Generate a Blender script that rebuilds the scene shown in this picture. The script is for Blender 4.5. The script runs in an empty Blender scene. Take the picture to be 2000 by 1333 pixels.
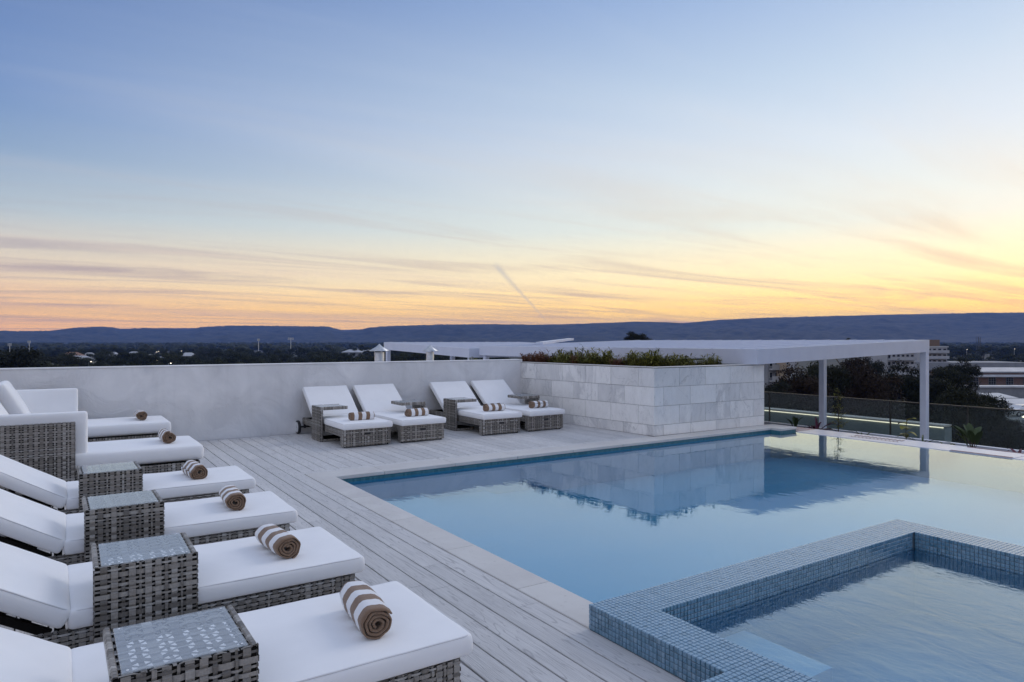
import bpy, bmesh, math, random
import numpy as np
from mathutils import Vector, Matrix, noise as mnoise
R = math.radians
rnd = random.Random(7)
sc = bpy.context.scene
C = sc.collection

# ------------------------------------------------------------------ camera
TH = R(33.6); SI, CO = math.sin(TH), math.cos(TH)
EYE = 1.46; FPX = 1333.33; HOR = 666.5
cam = bpy.data.cameras.new('camera'); cam.lens = 24; cam.sensor_width = 36
cam.clip_start = 0.05; cam.clip_end = 30000
co = bpy.data.objects.new('camera', cam); C.objects.link(co)
co.location = (0, 0, EYE); co.rotation_euler = (R(90), 0, -TH)
sc.camera = co

# ------------------------------------------------------------------ world: clear dusk sky with thin cirrus
SUNAZ = TH + R(52)                       # clockwise from +Y
SUN = (math.sin(SUNAZ), math.cos(SUNAZ), 0.0)
W = bpy.data.worlds.new('World'); sc.world = W; W.use_nodes = True
nt = W.node_tree; N = nt.nodes; L = nt.links
for n in list(N): N.remove(n)
def wn(t, **k):
    n = N.new(t)
    for a, b in k.items(): setattr(n, a, b)
    return n
def wm(op, a, b=None, c=None, clamp=False):
    n = wn('ShaderNodeMath', operation=op); n.use_clamp = clamp
    for i, v in enumerate((a, b, c)):
        if v is None: continue
        if isinstance(v, (int, float)): n.inputs[i].default_value = v
        else: L.new(v, n.inputs[i])
    return n.outputs[0]
def wv(op, a, b):
    n = wn('ShaderNodeVectorMath', operation=op)
    for i, v in enumerate((a, b)):
        if isinstance(v, (tuple, list)): n.inputs[i].default_value = v
        else: L.new(v, n.inputs[i])
    return n
def wramp(fac, stops):
    n = wn('ShaderNodeValToRGB'); L.new(fac, n.inputs[0]); cr = n.color_ramp
    while len(cr.elements) < len(stops): cr.elements.new(0.5)
    for e, (p, c) in zip(cr.elements, stops):
        e.position = p; e.color = (*c, 1)
    return n.outputs[0]
def wmix(f, a, b):
    n = wn('ShaderNodeMix', data_type='RGBA')
    for i, v in ((0, f), (6, a), (7, b)):
        if isinstance(v, (int, float)): n.inputs[i].default_value = v
        elif isinstance(v, tuple): n.inputs[i].default_value = (*v, 1)
        else: L.new(v, n.inputs[i])
    return n.outputs[2]
tc = wn('ShaderNodeTexCoord'); D = wv('NORMALIZE', tc.outputs['Generated'], (0, 0, 0)).outputs[0]
sx = wn('ShaderNodeSeparateXYZ'); L.new(D, sx.inputs[0])
elev = wm('ARCSINE', sx.outputs[2])                       # radians
e01 = wm('DIVIDE', wm('MULTIPLY', elev, 180/math.pi), 90.0, clamp=True)
hlen = wm('MAXIMUM', wm('SQRT', wm('SUBTRACT', 1.0, wm('MULTIPLY', sx.outputs[2], sx.outputs[2]))), 0.001)
tdot = wm('DIVIDE', wv('DOT_PRODUCT', D, SUN).outputs['Value'], hlen)
def deg(*s): return [(a/90.0, c) for a, c in s]
SUNWARD = wramp(e01, deg((0, (2.0, 1.12, .12)), (2.5, (1.9, 1.22, .20)), (5, (1.42, 1.15, .58)), (9, (.94, .97, .84)), (15, (.74, .82, .88)),
                         (20, (.57, .69, .82)), (27, (.345, .48, .73)), (50, (.42, .50, .68)), (90, (.52, .56, .69))))
SIDE = wramp(e01, deg((0, (1.70, .80, .14)), (2, (1.60, .90, .22)), (4.5, (.96, .76, .50)), (9, (.47, .55, .60)), (13, (.25, .36, .53)),
                      (17, (.155, .265, .51)), (26, (.085, .165, .395)), (50, (.24, .33, .54)), (90, (.52, .56, .69))))
BACK = wramp(e01, deg((0, (.50, .47, .58)), (6, (.76, .68, .72)), (14, (.74, .74, .80)), (30, (.60, .64, .77)), (60, (.54, .58, .70)), (90, (.52, .56, .69))))
sky = wmix(wm('MAXIMUM', tdot, 0.0, clamp=True), SIDE, SUNWARD)
sky = wmix(wm('MAXIMUM', wm('MULTIPLY', tdot, -1.0), 0.0, clamp=True), sky, BACK)
# cirrus: direction projected on a high flat layer, streaks along one wind direction
den = wm('ADD', wm('MAXIMUM', sx.outputs[2], 0.0), 0.035)
cx = wn('ShaderNodeCombineXYZ')
L.new(wm('DIVIDE', sx.outputs[0], den), cx.inputs[0]); L.new(wm('DIVIDE', sx.outputs[1], den), cx.inputs[1])
def cloud(rot, scale, nscale, detail, lo, hi, dist=1.0, off=(0, 0, 0)):
    mp = wn('ShaderNodeMapping'); L.new(cx.outputs[0], mp.inputs[0])
    mp.inputs['Rotation'].default_value = (0, 0, rot); mp.inputs['Scale'].default_value = scale; mp.inputs['Location'].default_value = off
    nz = wn('ShaderNodeTexNoise'); L.new(mp.outputs[0], nz.inputs['Vector'])
    nz.inputs['Scale'].default_value = nscale; nz.inputs['Detail'].default_value = detail; nz.inputs['Roughness'].default_value = .58
    nz.inputs['Distortion'].default_value = dist
    mr = wn('ShaderNodeMapRange'); L.new(nz.outputs[0], mr.inputs[0]); mr.interpolation_type = 'SMOOTHSTEP'
    mr.inputs[1].default_value = lo; mr.inputs[2].default_value = hi
    return mr.outputs[0]
band = wramp(e01, deg((0, (1, 1, 1)), (5, (.95,)*3), (9, (.60,)*3), (16, (.42,)*3), (40, (.2,)*3), (90, (.1,)*3)))
c1 = wm('MULTIPLY', cloud(TH + R(5), (.22, 1.0, 1), 1.25, 6, .44, .72, .7), band)
c2 = wm('MULTIPLY', cloud(TH - R(7), (.12, .62, 1), .9, 5, .43, .78, .9, (3.7, 1.2, 0)), band)
greycol = wmix(wm('MAXIMUM', tdot, 0.0, clamp=True), wramp(e01, deg((0, (.80, .44, .26)), (3, (.52, .37, .34)), (6, (.40, .33, .36)), (12, (.38, .40, .47)), (30, (.26, .36, .56)))),
               wramp(e01, deg((0, (1.3, .66, .18)), (4, (.92, .66, .38)), (9, (.86, .74, .56)), (18, (.74, .78, .82)), (30, (.52, .62, .8)))))
warm = wmix(wm('MAXIMUM', tdot, 0.0, clamp=True), wramp(e01, deg((0, (.90, .46, .32)), (6, (.84, .58, .46)), (14, (.60, .62, .66)), (30, (.34, .45, .66)))),
            wramp(e01, deg((0, (1.1, .78, .36)), (6, (1.1, .93, .66)), (14, (.95, .93, .86)), (30, (.66, .74, .86)))))
sky = wmix(wm('MULTIPLY', c2, .55), sky, warm)
sky = wmix(wm('MULTIPLY', c1, .85), sky, greycol)
# a short contrail climbing off the ridge
def pdir(x, y):
    v = Vector((SI, CO, 0)) + Vector((CO, -SI, 0))*((x-1000)/FPX) + Vector((0, 0, 1))*((HOR-y)/FPX)
    return v.normalized()
pa, pb = pdir(1072, 632), pdir(962, 512)
cn = pa.cross(pb).normalized(); ct = (pb - pa).normalized(); la = pa.dot(ct); lb = pb.dot(ct)
al = wm('DIVIDE', wm('SUBTRACT', wv('DOT_PRODUCT', D, tuple(ct)).outputs['Value'], la), lb - la)
inside = wm('MULTIPLY', wm('MULTIPLY', al, 12, clamp=True), wm('MULTIPLY', wm('SUBTRACT', 1.0, al), 9, clamp=True))
wd = wm('ADD', wm('MULTIPLY', wm('MAXIMUM', al, 0.0), .0034), .0008)
gs = wm('POWER', 2.718, wm('MULTIPLY', wm('POWER', wm('ABSOLUTE', wm('DIVIDE', wv('DOT_PRODUCT', D, tuple(cn)).outputs['Value'], wd)), 2.0), -1.0))
trail = wm('MULTIPLY', wm('MULTIPLY', gs, inside), .60)
sky = wmix(trail, sky, wmix(al, (1.0, .72, .42), (.55, .55, .52)))
# physical sky glow of the sun that has just gone, laid over the gradient
nish = wn('ShaderNodeTexSky', sky_type='NISHITA'); nish.sun_disc = False
nish.sun_elevation = R(0.6); nish.sun_rotation = SUNAZ; nish.altitude = 60; nish.dust_density = 2.0
nb = wv('SCALE', nish.outputs[0], (0, 0, 0)); nb.inputs['Scale'].default_value = 0.05
sky_out = wv('ADD', sky, nb.outputs[0]).outputs[0]
bg = wn('ShaderNodeBackground'); L.new(sky_out, bg.inputs[0]); bg.inputs[1].default_value = 1.0
wo = wn('ShaderNodeOutputWorld'); L.new(bg.outputs[0], wo.inputs[0])

# weak, very soft light of the afterglow in the west
sl = bpy.data.lights.new('sun', 'SUN'); sl.energy = .6; sl.angle = R(24); sl.color = (1.0, .93, .88)
so = bpy.data.objects.new('sun', sl); C.objects.link(so)
so.rotation_euler = (R(90-34), 0, -SUNAZ + math.pi)
sc.view_settings.view_transform = 'Standard'; sc.view_settings.look = 'None'
sc.view_settings.exposure = 0.12; sc.view_settings.gamma = 1.0; sc.view_settings.use_curve_mapping = False
sc.render.engine = 'CYCLES'
cy = sc.cycles
cy.use_denoising = True
try: cy.denoiser = 'OPENIMAGEDENOISE'
except Exception: pass
cy.max_bounces = 8; cy.diffuse_bounces = 3; cy.glossy_bounces = 4; cy.transmission_bounces = 6; cy.transparent_max_bounces = 12
cy.volume_bounces = 0; cy.sample_clamp_indirect = 4.0

# ------------------------------------------------------------------ helpers
def at(x, y, z=0.0):
    d = FPX*(EYE-z)/(y-HOR); xr = (x-1000)/FPX*d
    return xr*CO + d*SI, -xr*SI + d*CO
def onX(x, y, X):
    k = (x-1000)/FPX; d = X/(k*CO+SI); return d*(-k*SI+CO), EYE-(y-HOR)*d/FPX
def atd(x, d):                                  # plan point on the sight line at depth d
    xr = (x-1000)/FPX*d
    return xr*CO + d*SI, -xr*SI + d*CO

def mat(name, base=(.5, .5, .5), rough=.6, metal=0.0, spec=.5):
    m = bpy.data.materials.new(name); m.use_nodes = True
    b = m.node_tree.nodes['Principled BSDF']
    b.inputs['Base Color'].default_value = (*base, 1); b.inputs['Roughness'].default_value = rough
    b.inputs['Metallic'].default_value = metal; b.inputs['Specular IOR Level'].default_value = spec
    return m
class G:                                        # small node-graph helper for a material
    def __init__(s, m): s.m = m; s.t = m.node_tree; s.b = s.t.nodes.get('Principled BSDF')
    def n(s, t, **k):
        n = s.t.nodes.new(t)
        for a, b in k.items(): setattr(n, a, b)
        return n
    def put(s, sock, v):
        if hasattr(v, 'is_output'): s.t.links.new(v, sock)
        elif isinstance(v, (tuple, list)) and sock.type == 'RGBA': sock.default_value = (*v[:3], 1)
        else: sock.default_value = v
    def math(s, op, a, b=None, clamp=False):
        n = s.n('ShaderNodeMath', operation=op); n.use_clamp = clamp; s.put(n.inputs[0], a)
        if b is not None: s.put(n.inputs[1], b)
        return n.outputs[0]
    def mix(s, f, a, b, blend='MIX'):
        n = s.n('ShaderNodeMix', data_type='RGBA', blend_type=blend)
        s.put(n.inputs[0], f); s.put(n.inputs[6], a); s.put(n.inputs[7], b); return n.outputs[2]
    def coord(s, scale=(1, 1, 1), kind='pos', off=None, rot=(0, 0, 0)):
        if kind == 'pos': o = s.n('ShaderNodeNewGeometry').outputs['Position']
        else: o = s.n('ShaderNodeTexCoord').outputs['Object']
        if off is not None:
            a = s.n('ShaderNodeVectorMath', operation='ADD'); s.put(a.inputs[0], o); s.put(a.inputs[1], off); o = a.outputs[0]
        mp = s.n('ShaderNodeMapping'); s.put(mp.inputs[0], o); mp.inputs['Scale'].default_value = scale; mp.inputs['Rotation'].default_value = rot
        return mp.outputs[0]
    def noise(s, v, scale, detail=4, rough=.55, dist=0):
        n = s.n('ShaderNodeTexNoise'); s.put(n.inputs['Vector'], v); n.inputs['Scale'].default_value = scale
        n.inputs['Detail'].default_value = detail; n.inputs['Roughness'].default_value = rough; n.inputs['Distortion'].default_value = dist
        return n.outputs[0]
    def ramp(s, f, stops):
        n = s.n('ShaderNodeValToRGB'); s.put(n.inputs[0], f); cr = n.color_ramp
        while len(cr.elements) < len(stops): cr.elements.new(.5)
        for e, (p, c) in zip(cr.elements, stops):
            e.position = p; e.color = (*c, 1) if isinstance(c, (tuple, list)) else (c, c, c, 1)
        return n.outputs[0]
    def rng(s, f, a, b, c=0.0, d=1.0):
        n = s.n('ShaderNodeMapRange'); s.put(n.inputs[0], f)
        for i, v in enumerate((a, b, c, d)): n.inputs[i+1].default_value = v
        return n.outputs[0]
    def bump(s, h, strength=.3, dist=.01):
        n = s.n('ShaderNodeBump'); s.put(n.inputs['Height'], h); n.inputs['Strength'].default_value = strength; n.inputs['Distance'].default_value = dist
        s.t.links.new(n.outputs[0], s.b.inputs['Normal']); return n.outputs[0]
    def col(s, c): s.put(s.b.inputs['Base Color'], c)
    def rgh(s, c): s.put(s.b.inputs['Roughness'], c)
    def objrand(s, amt):
        r = s.n('ShaderNodeObjectInfo').outputs['Random']
        v = s.n('ShaderNodeCombineXYZ')
        s.put(v.inputs[0], s.math('MULTIPLY', r, amt)); s.put(v.inputs[1], s.math('MULTIPLY', r, amt*1.7)); s.put(v.inputs[2], s.math('MULTIPLY', r, amt*.6))
        return r, v.outputs[0]

class MB:                                       # vertex/face collector -> one mesh
    def __init__(s): s.v = []; s.f = []
    def add(s, vs, fs):
        o = len(s.v); s.v += [tuple(p) for p in vs]; s.f += [tuple(i+o for i in q) for q in fs]
    def box(s, x0, y0, z0, x1, y1, z1, M=None):
        vs = [(x0, y0, z0), (x1, y0, z0), (x1, y1, z0), (x0, y1, z0), (x0, y0, z1), (x1, y0, z1), (x1, y1, z1), (x0, y1, z1)]
        if M: vs = [M @ Vector(p) for p in vs]
        s.add(vs, [(0, 3, 2, 1), (4, 5, 6, 7), (0, 1, 5, 4), (1, 2, 6, 5), (2, 3, 7, 6), (3, 0, 4, 7)])
    def prism(s, pts, z0, z1):
        n = len(pts); vs = [(x, y, z0) for x, y in pts] + [(x, y, z1) for x, y in pts]
        s.add(vs, [tuple(range(n))[::-1], tuple(range(n, 2*n))] + [(i, (i+1) % n, n+(i+1) % n, n+i) for i in range(n)])
    def tube(s, pts, rads, n=8, cap=True):
        o = len(s.v); P = [Vector(p) for p in pts]; m = len(P)
        for i, p in enumerate(P):
            t = (P[min(i+1, m-1)] - P[max(i-1, 0)]).normalized()
            a = t.cross(Vector((0, 0, 1)) if abs(t.z) < .9 else Vector((1, 0, 0))).normalized(); b = t.cross(a)
            r = rads[i] if isinstance(rads, (list, tuple)) else rads
            for k in range(n):
                q = p + (a*math.cos(2*math.pi*k/n) + b*math.sin(2*math.pi*k/n))*r; s.v.append(tuple(q))
        for i in range(m-1):
            for k in range(n):
                s.f.append((o+i*n+k, o+i*n+(k+1) % n, o+(i+1)*n+(k+1) % n, o+(i+1)*n+k))
        if cap: s.f.append(tuple(o+k for k in range(n))[::-1]); s.f.append(tuple(o+(m-1)*n+k for k in range(n)))
    def lathe(s, prof, n=24, c=(0, 0, 0)):
        o = len(s.v)
        for r, z in prof:
            for k in range(n): s.v.append((c[0]+r*math.cos(2*math.pi*k/n), c[1]+r*math.sin(2*math.pi*k/n), c[2]+z))
        for i in range(len(prof)-1):
            for k in range(n): s.f.append((o+i*n+k, o+i*n+(k+1) % n, o+(i+1)*n+(k+1) % n, o+(i+1)*n+k))
    def mesh(s, name, smooth=False):
        me = bpy.data.meshes.new(name); me.from_pydata(s.v, [], s.f); me.update()
        if smooth: me.shade_smooth()
        return me
    def build(s, name, m, parent=None, smooth=False, loc=None):
        return obj(name, s.mesh(name, smooth), m, parent, loc)
def obj(name, me, m=None, parent=None, loc=None):
    if m is not None and not me.materials: me.materials.append(m)
    o = bpy.data.objects.new(name, me); C.objects.link(o)
    if parent: o.parent = parent
    if loc: o.location = loc
    return o
def tag(o, label=None, cat=None, group=None, kind=None):
    if label: o['label'] = label
    if cat: o['category'] = cat
    if group: o['group'] = group
    if kind: o['kind'] = kind
    return o
def empty(name, loc=(0, 0, 0), rz=0.0):
    o = bpy.data.objects.new(name, None); C.objects.link(o); o.location = loc; o.rotation_euler = (0, 0, rz); return o
def copy_tree(o, parent=None):
    c = o.copy(); C.objects.link(c); c.parent = parent
    for ch in list(o.children): copy_tree(ch, c)
    return c
def bevel_mesh(me, w, seg=2, smooth=True):
    bm = bmesh.new(); bm.from_mesh(me)
    bmesh.ops.bevel(bm, geom=list(bm.edges), offset=w, segments=seg, affect='EDGES', profile=.5)
    bm.to_mesh(me); bm.free()
    return me
def boxmesh(name, x0, y0, z0, x1, y1, z1, bw=0, seg=1):
    b = MB(); b.box(x0, y0, z0, x1, y1, z1); me = b.mesh(name)
    if bw: bevel_mesh(me, bw, seg)
    return me
def rounded(name, lx, ly, lz, r, n=(14, 10, 4), puff=.0, wr=.0, seed=0):
    """upholstered block: rounded edges, puffed top, faint wrinkles; base at z=0, centred in x and y"""
    bm = bmesh.new(); bmesh.ops.create_cube(bm, size=2)
    b = MB()
    def face(ax, sg, nu, nv):
        o = len(b.v); u, v = [(1, 2), (2, 0), (0, 1)][ax]
        for i in range(nu+1):
            for j in range(nv+1):
                p = [0, 0, 0]; p[ax] = sg
                p[u] = math.sin((-1+2*i/nu)*math.pi/2*.96)/math.sin(math.pi/2*.96); p[v] = math.sin((-1+2*j/nv)*math.pi/2*.96)/math.sin(math.pi/2*.96); b.v.append(tuple(p))
        for i in range(nu):
            for j in range(nv):
                q = (o+i*(nv+1)+j, o+(i+1)*(nv+1)+j, o+(i+1)*(nv+1)+j+1, o+i*(nv+1)+j+1)
                b.f.append(q if sg > 0 else q[::-1])
    nn = n
    for ax in range(3):
        u, v = [(1, 2), (2, 0), (0, 1)][ax]
        for sg in (-1, 1): face(ax, sg, nn[u], nn[v])
    bm.free(); hx, hy, hz = lx/2, ly/2, lz/2
    out = []
    for p in b.v:
        q = Vector((p[0]*hx, p[1]*hy, p[2]*hz)); rr = min(r, hz*.98)
        c = Vector((max(-hx+rr, min(hx-rr, q.x)), max(-hy+rr, min(hy-rr, q.y)), max(-hz+rr, min(hz-rr, q.z))))
        d = q - c
        if d.length > 1e-9: q = c + d.normalized()*rr
        a = (1-p[0]**2)*(1-p[1]**2)
        w = mnoise.noise(Vector((q.x*3.1+seed, q.y*3.1, q.z*6)))*wr + mnoise.noise(Vector((q.x*11+seed, q.y*9, q.z*12)))*wr*.35
        q.z += (puff*a + w) if p[2] > 0 else 0
        side = (1-abs(p[2]))*(.004) + w*.6
        if abs(p[0]) > .99: q.x += math.copysign(side, p[0])
        if abs(p[1]) > .99: q.y += math.copysign(side, p[1])
        out.append((q.x, q.y, q.z+hz))
    b.v = out; me = b.mesh(name, True)
    bm = bmesh.new(); bm.from_mesh(me); bmesh.ops.remove_doubles(bm, verts=bm.verts, dist=.0012); bmesh.ops.recalc_face_normals(bm, faces=bm.faces)
    bm.to_mesh(me); bm.free(); me.shade_smooth(); return me

# ------------------------------------------------------------------ materials
def M_stucco():
    m = mat('stucco', (.72, .71, .70), .85, spec=.2); g = G(m); p = g.coord()
    n1 = g.noise(p, 1.6, 5, .6, .8); n2 = g.noise(p, 9, 5, .6, .3); n3 = g.noise(p, 60, 3)
    st_ = g.noise(g.coord((1.6, 1.6, .12)), 3.0, 5, .65); c_ = g.mix(g.rng(n1, .35, .7), (.70, .695, .70), (.88, .87, .865)); g.col(g.mix(g.rng(st_, .52, .75, 0, .35), c_, (.60, .595, .59)))
    h = g.math('ADD', g.math('ADD', g.math('MULTIPLY', g.ramp(n1, [(.40, 0), (.47, 1), (.52, .85), (.56, 1)]), .55), g.math('MULTIPLY', n2, .5)), g.math('MULTIPLY', n3, .10))
    g.bump(h, .55, .012); return m
def M_board():
    m = mat('deck_board', (.3, .3, .31), .7, spec=.25); g = G(m); r, off = g.objrand(40)
    p = g.coord((1, .06, 1), off=off); fine = g.coord((1, .012, 1), off=off)
    w = g.noise(p, 7, 3, .5, 1.6)
    rings = g.math('ABSOLUTE', g.math('SINE', g.math('MULTIPLY', w, 46)))
    fib = g.noise(fine, 260, 3, .6)
    k = g.math('MULTIPLY', g.rng(rings, .0, .30, .25, 1), g.rng(fib, .30, .52, .45, 1))
    base = g.mix(r, (.56, .55, .545), (.68, .665, .655))
    blot = g.noise(g.coord(off=off), 2.3, 5, .6)
    base = g.mix(g.rng(blot, .5, .75), base, g.mix(.35, base, (.70, .69, .68)))
    big = g.noise(g.coord(), .9, 5, .65, .5); base = g.mix(g.rng(big, .52, .72, 0, .35), base, (.44, .435, .44)); sp_ = g.noise(g.coord(), 55, 2); base = g.mix(g.rng(sp_, .74, .80, 0, .5), base, (.22, .21, .20)); g.col(g.mix(k, (.34, .333, .338), base))
    g.bump(k, .5, .003); g.rgh(g.rng(fib, .3, .7, .55, .8)); return m
def M_stone():
    m = mat('limestone', (.6, .58, .55), .55, spec=.35); g = G(m); r, off = g.objrand(30); p = g.coord(off=off)
    n1 = g.noise(p, 2.2, 6, .65, .6); n2 = g.noise(p, 26, 5, .7); n3 = g.noise(p, 130, 2)
    c = g.mix(g.rng(n1, .35, .7), (.58, .555, .53), (.68, .66, .63)); c = g.mix(g.rng(n2, .60, .72), c, (.45, .42, .40))
    c = g.mix(g.rng(r, 0, 1, 0, .22), c, (.54, .51, .49))
    g.col(c); g.bump(g.math('ADD', n2, g.math('MULTIPLY', n3, .4)), .18, .004); return m
def M_marble():
    m = mat('marble_look_tile', (.6, .6, .58), .38, spec=.4); g = G(m); r, off = g.objrand(50); p = g.coord((1, 1, .55), off=off, rot=(.5, .7, .4))
    n1 = g.noise(p, .9, 9, .62, .7); n2 = g.noise(p, 2.2, 8, .6, 1.0); n3 = g.noise(p, 14, 5, .6)
    patch = g.ramp(n1, [(.43, 0), (.47, .95), (.55, .55), (.68, .15)])
    edge = g.ramp(n2, [(.485, 0), (.50, 1), (.505, .1), (.56, 0)])
    c = g.mix(g.rng(n3, .3, .7), (.82, .815, .80), (.90, .895, .88))
    c = g.mix(g.math('MULTIPLY', patch, g.rng(r, .15, .85, .05, .62)), c, (.48, .485, .50))
    c = g.mix(g.math('MULTIPLY', edge, g.rng(r, 0, 1, .15, .65)), c, (.40, .405, .41))
    c = g.mix(g.rng(r, 0, 1, 0, .10), c, (.66, .67, .68))
    g.col(c); g.bump(n3, .05, .003); return m
def M_mosaic():
    m = mat('mosaic_tile', (.1, .18, .25), .22, spec=.9); g = G(m)
    geo = g.n('ShaderNodeNewGeometry'); sn = g.n('ShaderNodeVectorMath', operation='SNAP'); g.put(sn.inputs[0], geo.outputs['Position']); sn.inputs[1].default_value = (.025, .025, .025)
    wnz = g.n('ShaderNodeTexWhiteNoise'); g.put(wnz.inputs[0], sn.outputs[0])
    c = g.ramp(wnz.outputs[0], [(0, (.035, .135, .22)), (.3, (.07, .195, .31)), (.55, (.11, .25, .38)), (.8, (.055, .18, .285)), (1, (.17, .30, .42))])
    n = g.noise(g.coord(), 90, 3); c = g.mix(g.rng(n, .4, .7, 0, .25), c, (.16, .27, .36)); m.node_tree.nodes['Principled BSDF'].inputs['Coat Weight'].default_value = 1.0; m.node_tree.nodes['Principled BSDF'].inputs['Coat IOR'].default_value = 1.7; m.node_tree.nodes['Principled BSDF'].inputs['Coat Roughness'].default_value = .18
    g.col(c); g.bump(n, .12, .002); g.rgh(g.rng(wnz.outputs[0], 0, 1, .16, .34)); return m
def M_cloth(name, a, b, nsc=900):
    m = mat(name, a, .92, spec=.15); g = G(m); p = g.coord(kind='obj')
    n = g.noise(p, nsc, 2); n1 = g.noise(p, 5, 4); g.col(g.mix(g.rng(n1, .3, .7), a, b)); g.bump(g.math('ADD', g.math('MULTIPLY', n, .06), g.math('MULTIPLY', n1, .6)), .16, .006)
    g.b.inputs['Sheen Weight'].default_value = .15; return m
def M_wicker():
    m = mat('wicker', (.17, .16, .145), .42, spec=.45); g = G(m); geo = g.n('ShaderNodeNewGeometry')
    ob = g.n('ShaderNodeObjectInfo').outputs['Random']
    rr = g.math('FRACT', g.math('ADD', geo.outputs['Random Per Island'], g.math('MULTIPLY', ob, 7.3)))
    c = g.ramp(rr, [(0, (.17, .155, .138)), (.35, (.26, .238, .212)), (.65, (.36, .332, .30)), (.9, (.45, .425, .39)), (1, (.56, .54, .51))])
    n = g.noise(g.coord((60, 60, 12), 'obj'), 6, 3); n2 = g.noise(g.coord((12, 60, 60), 'obj'), 6, 3)
    c = g.mix(g.rng(g.math('MULTIPLY', n, n2), .12, .42, 0, .45), c, (.05, .045, .04))
    g.col(c); g.bump(g.math('ADD', n, n2), .2, .002); return m
def M_towel():
    m = mat('striped_towel', (.8, .8, .8), .95, spec=.1); g = G(m)
    o = g.n('ShaderNodeTexCoord').outputs['Object']; s = g.n('ShaderNodeSeparateXYZ'); g.put(s.inputs[0], o)
    w = g.noise(g.coord((1, 1, 1), 'obj'), 30, 2)
    f = g.math('FRACT', g.math('MULTIPLY', g.math('ADD', g.math('ADD', s.outputs[0], .009), g.math('MULTIPLY', g.math('SUBTRACT', w, .5), .004)), 1/.1167))
    k = g.math('GREATER_THAN', f, .5); n = g.noise(g.coord(kind='obj'), 420, 3); n1 = g.noise(g.coord(kind='obj'), 40, 4)
    br = g.mix(n, (.16, .10, .065), (.30, .20, .135)); wh = g.mix(n, (.76, .76, .78), (.86, .86, .87))
    g.col(g.mix(k, br, wh)); g.bump(g.math('ADD', n, n1), .5, .004); g.b.inputs['Sheen Weight'].default_value = .3; return m
def M_water(name, sc1, s1, sc2, s2, tint, r0=.19):
    m = bpy.data.materials.new(name); m.use_nodes = True; g = G(m); t = m.node_tree
    t.nodes.remove(g.b); out = t.nodes['Material Output']
    gl = g.n('ShaderNodeBsdfGlossy'); gl.inputs['Roughness'].default_value = .004; gl.inputs['Color'].default_value = (.86, .96, 1.0, 1)
    tr = g.n('ShaderNodeBsdfTransparent'); tr.inputs[0].default_value = (*tint, 1)
    lw_ = g.n('ShaderNodeLayerWeight'); lw_.inputs[0].default_value = .5       # Schlick reflectance, the same from above and below
    refl = g.math('ADD', g.math('MULTIPLY', g.math('POWER', lw_.outputs['Facing'], 5.0), 1-r0), r0)
    p = g.coord((1, .55, 1), rot=(0, 0, TH))
    h = g.math('ADD', g.math('MULTIPLY', g.noise(p, sc1, 3, .5, .5), s1), g.math('MULTIPLY', g.noise(p, sc2, 3, .55, 1.0), s2))
    bp = g.n('ShaderNodeBump'); g.put(bp.inputs['Height'], h); bp.inputs['Strength'].default_value = 1.0; bp.inputs['Distance'].default_value = 1.0
    t.links.new(bp.outputs[0], gl.inputs['Normal'])
    mx = g.n('ShaderNodeMixShader'); t.links.new(refl, mx.inputs[0]); t.links.new(tr.outputs[0], mx.inputs[1]); t.links.new(gl.outputs[0], mx.inputs[2])
    t.links.new(mx.outputs[0], out.inputs[0]); return m
def M_glass(name, tint, haze=.0, r0=.04, frost=(.8, .85, .87)):
    m = bpy.data.materials.new(name); m.use_nodes = True; g = G(m); t = m.node_tree
    t.nodes.remove(g.b); out = t.nodes['Material Output']
    gl = g.n('ShaderNodeBsdfGlossy'); gl.inputs['Roughness'].default_value = .03
    tr = g.n('ShaderNodeBsdfTransparent'); tr.inputs[0].default_value = (*tint, 1)
    lw_ = g.n('ShaderNodeLayerWeight'); lw_.inputs[0].default_value = .5
    refl = g.math('ADD', g.math('MULTIPLY', g.math('POWER', lw_.outputs['Facing'], 5.0), (1-r0)*.6), r0)
    df = g.n('ShaderNodeBsdfDiffuse'); df.inputs[0].default_value = (*frost, 1)
    m0 = g.n('ShaderNodeMixShader'); m0.inputs[0].default_value = haze; t.links.new(tr.outputs[0], m0.inputs[1]); t.links.new(df.outputs[0], m0.inputs[2])
    mx = g.n('ShaderNodeMixShader'); t.links.new(refl, mx.inputs[0]); t.links.new(m0.outputs[0], mx.inputs[1]); t.links.new(gl.outputs[0], mx.inputs[2])
    t.links.new(mx.outputs[0], out.inputs[0]); return m
def M_emit(name, c, s):
    m = bpy.data.materials.new(name); m.use_nodes = True; g = G(m); g.b.inputs['Base Color'].default_value = (*c, 1)
    g.b.inputs['Emission Color'].default_value = (*c, 1); g.b.inputs['Emission Strength'].default_value = s; return m
def M_leaf(name, a, b, rough=.6):
    m = mat(name, a, rough, spec=.25); g = G(m); geo = g.n('ShaderNodeNewGeometry'); ob = g.n('ShaderNodeObjectInfo').outputs['Random']
    f = g.math('FRACT', g.math('ADD', geo.outputs['Random Per Island'], ob))
    n = g.noise(g.coord(kind='obj'), .9, 3)
    c = g.mix(g.rng(f, 0, 1), a, b); g.col(g.mix(g.rng(n, .4, .65, 0, .6), c, tuple(x*.55 for x in a))); return m
def M_noise(name, a, b, scale, rough=.7, det=5, bump=0, kind='pos', spec=.3, metal=0):
    m = mat(name, a, rough, metal, spec); g = G(m); n = g.noise(g.coord(kind=kind), scale, det, .6, .4)
    g.col(g.mix(g.rng(n, .35, .68), a, b))
    if bump: g.bump(n, bump, .01)
    return m
STUCCO = M_stucco(); BOARD = M_board(); STONE = M_stone(); MARBLE = M_marble(); MOSAIC = M_mosaic()
CUSH = M_cloth('cushion_canvas', (.85, .85, .86), (.89, .89, .90)); WICK = M_wicker(); TOWEL = M_towel()
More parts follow.
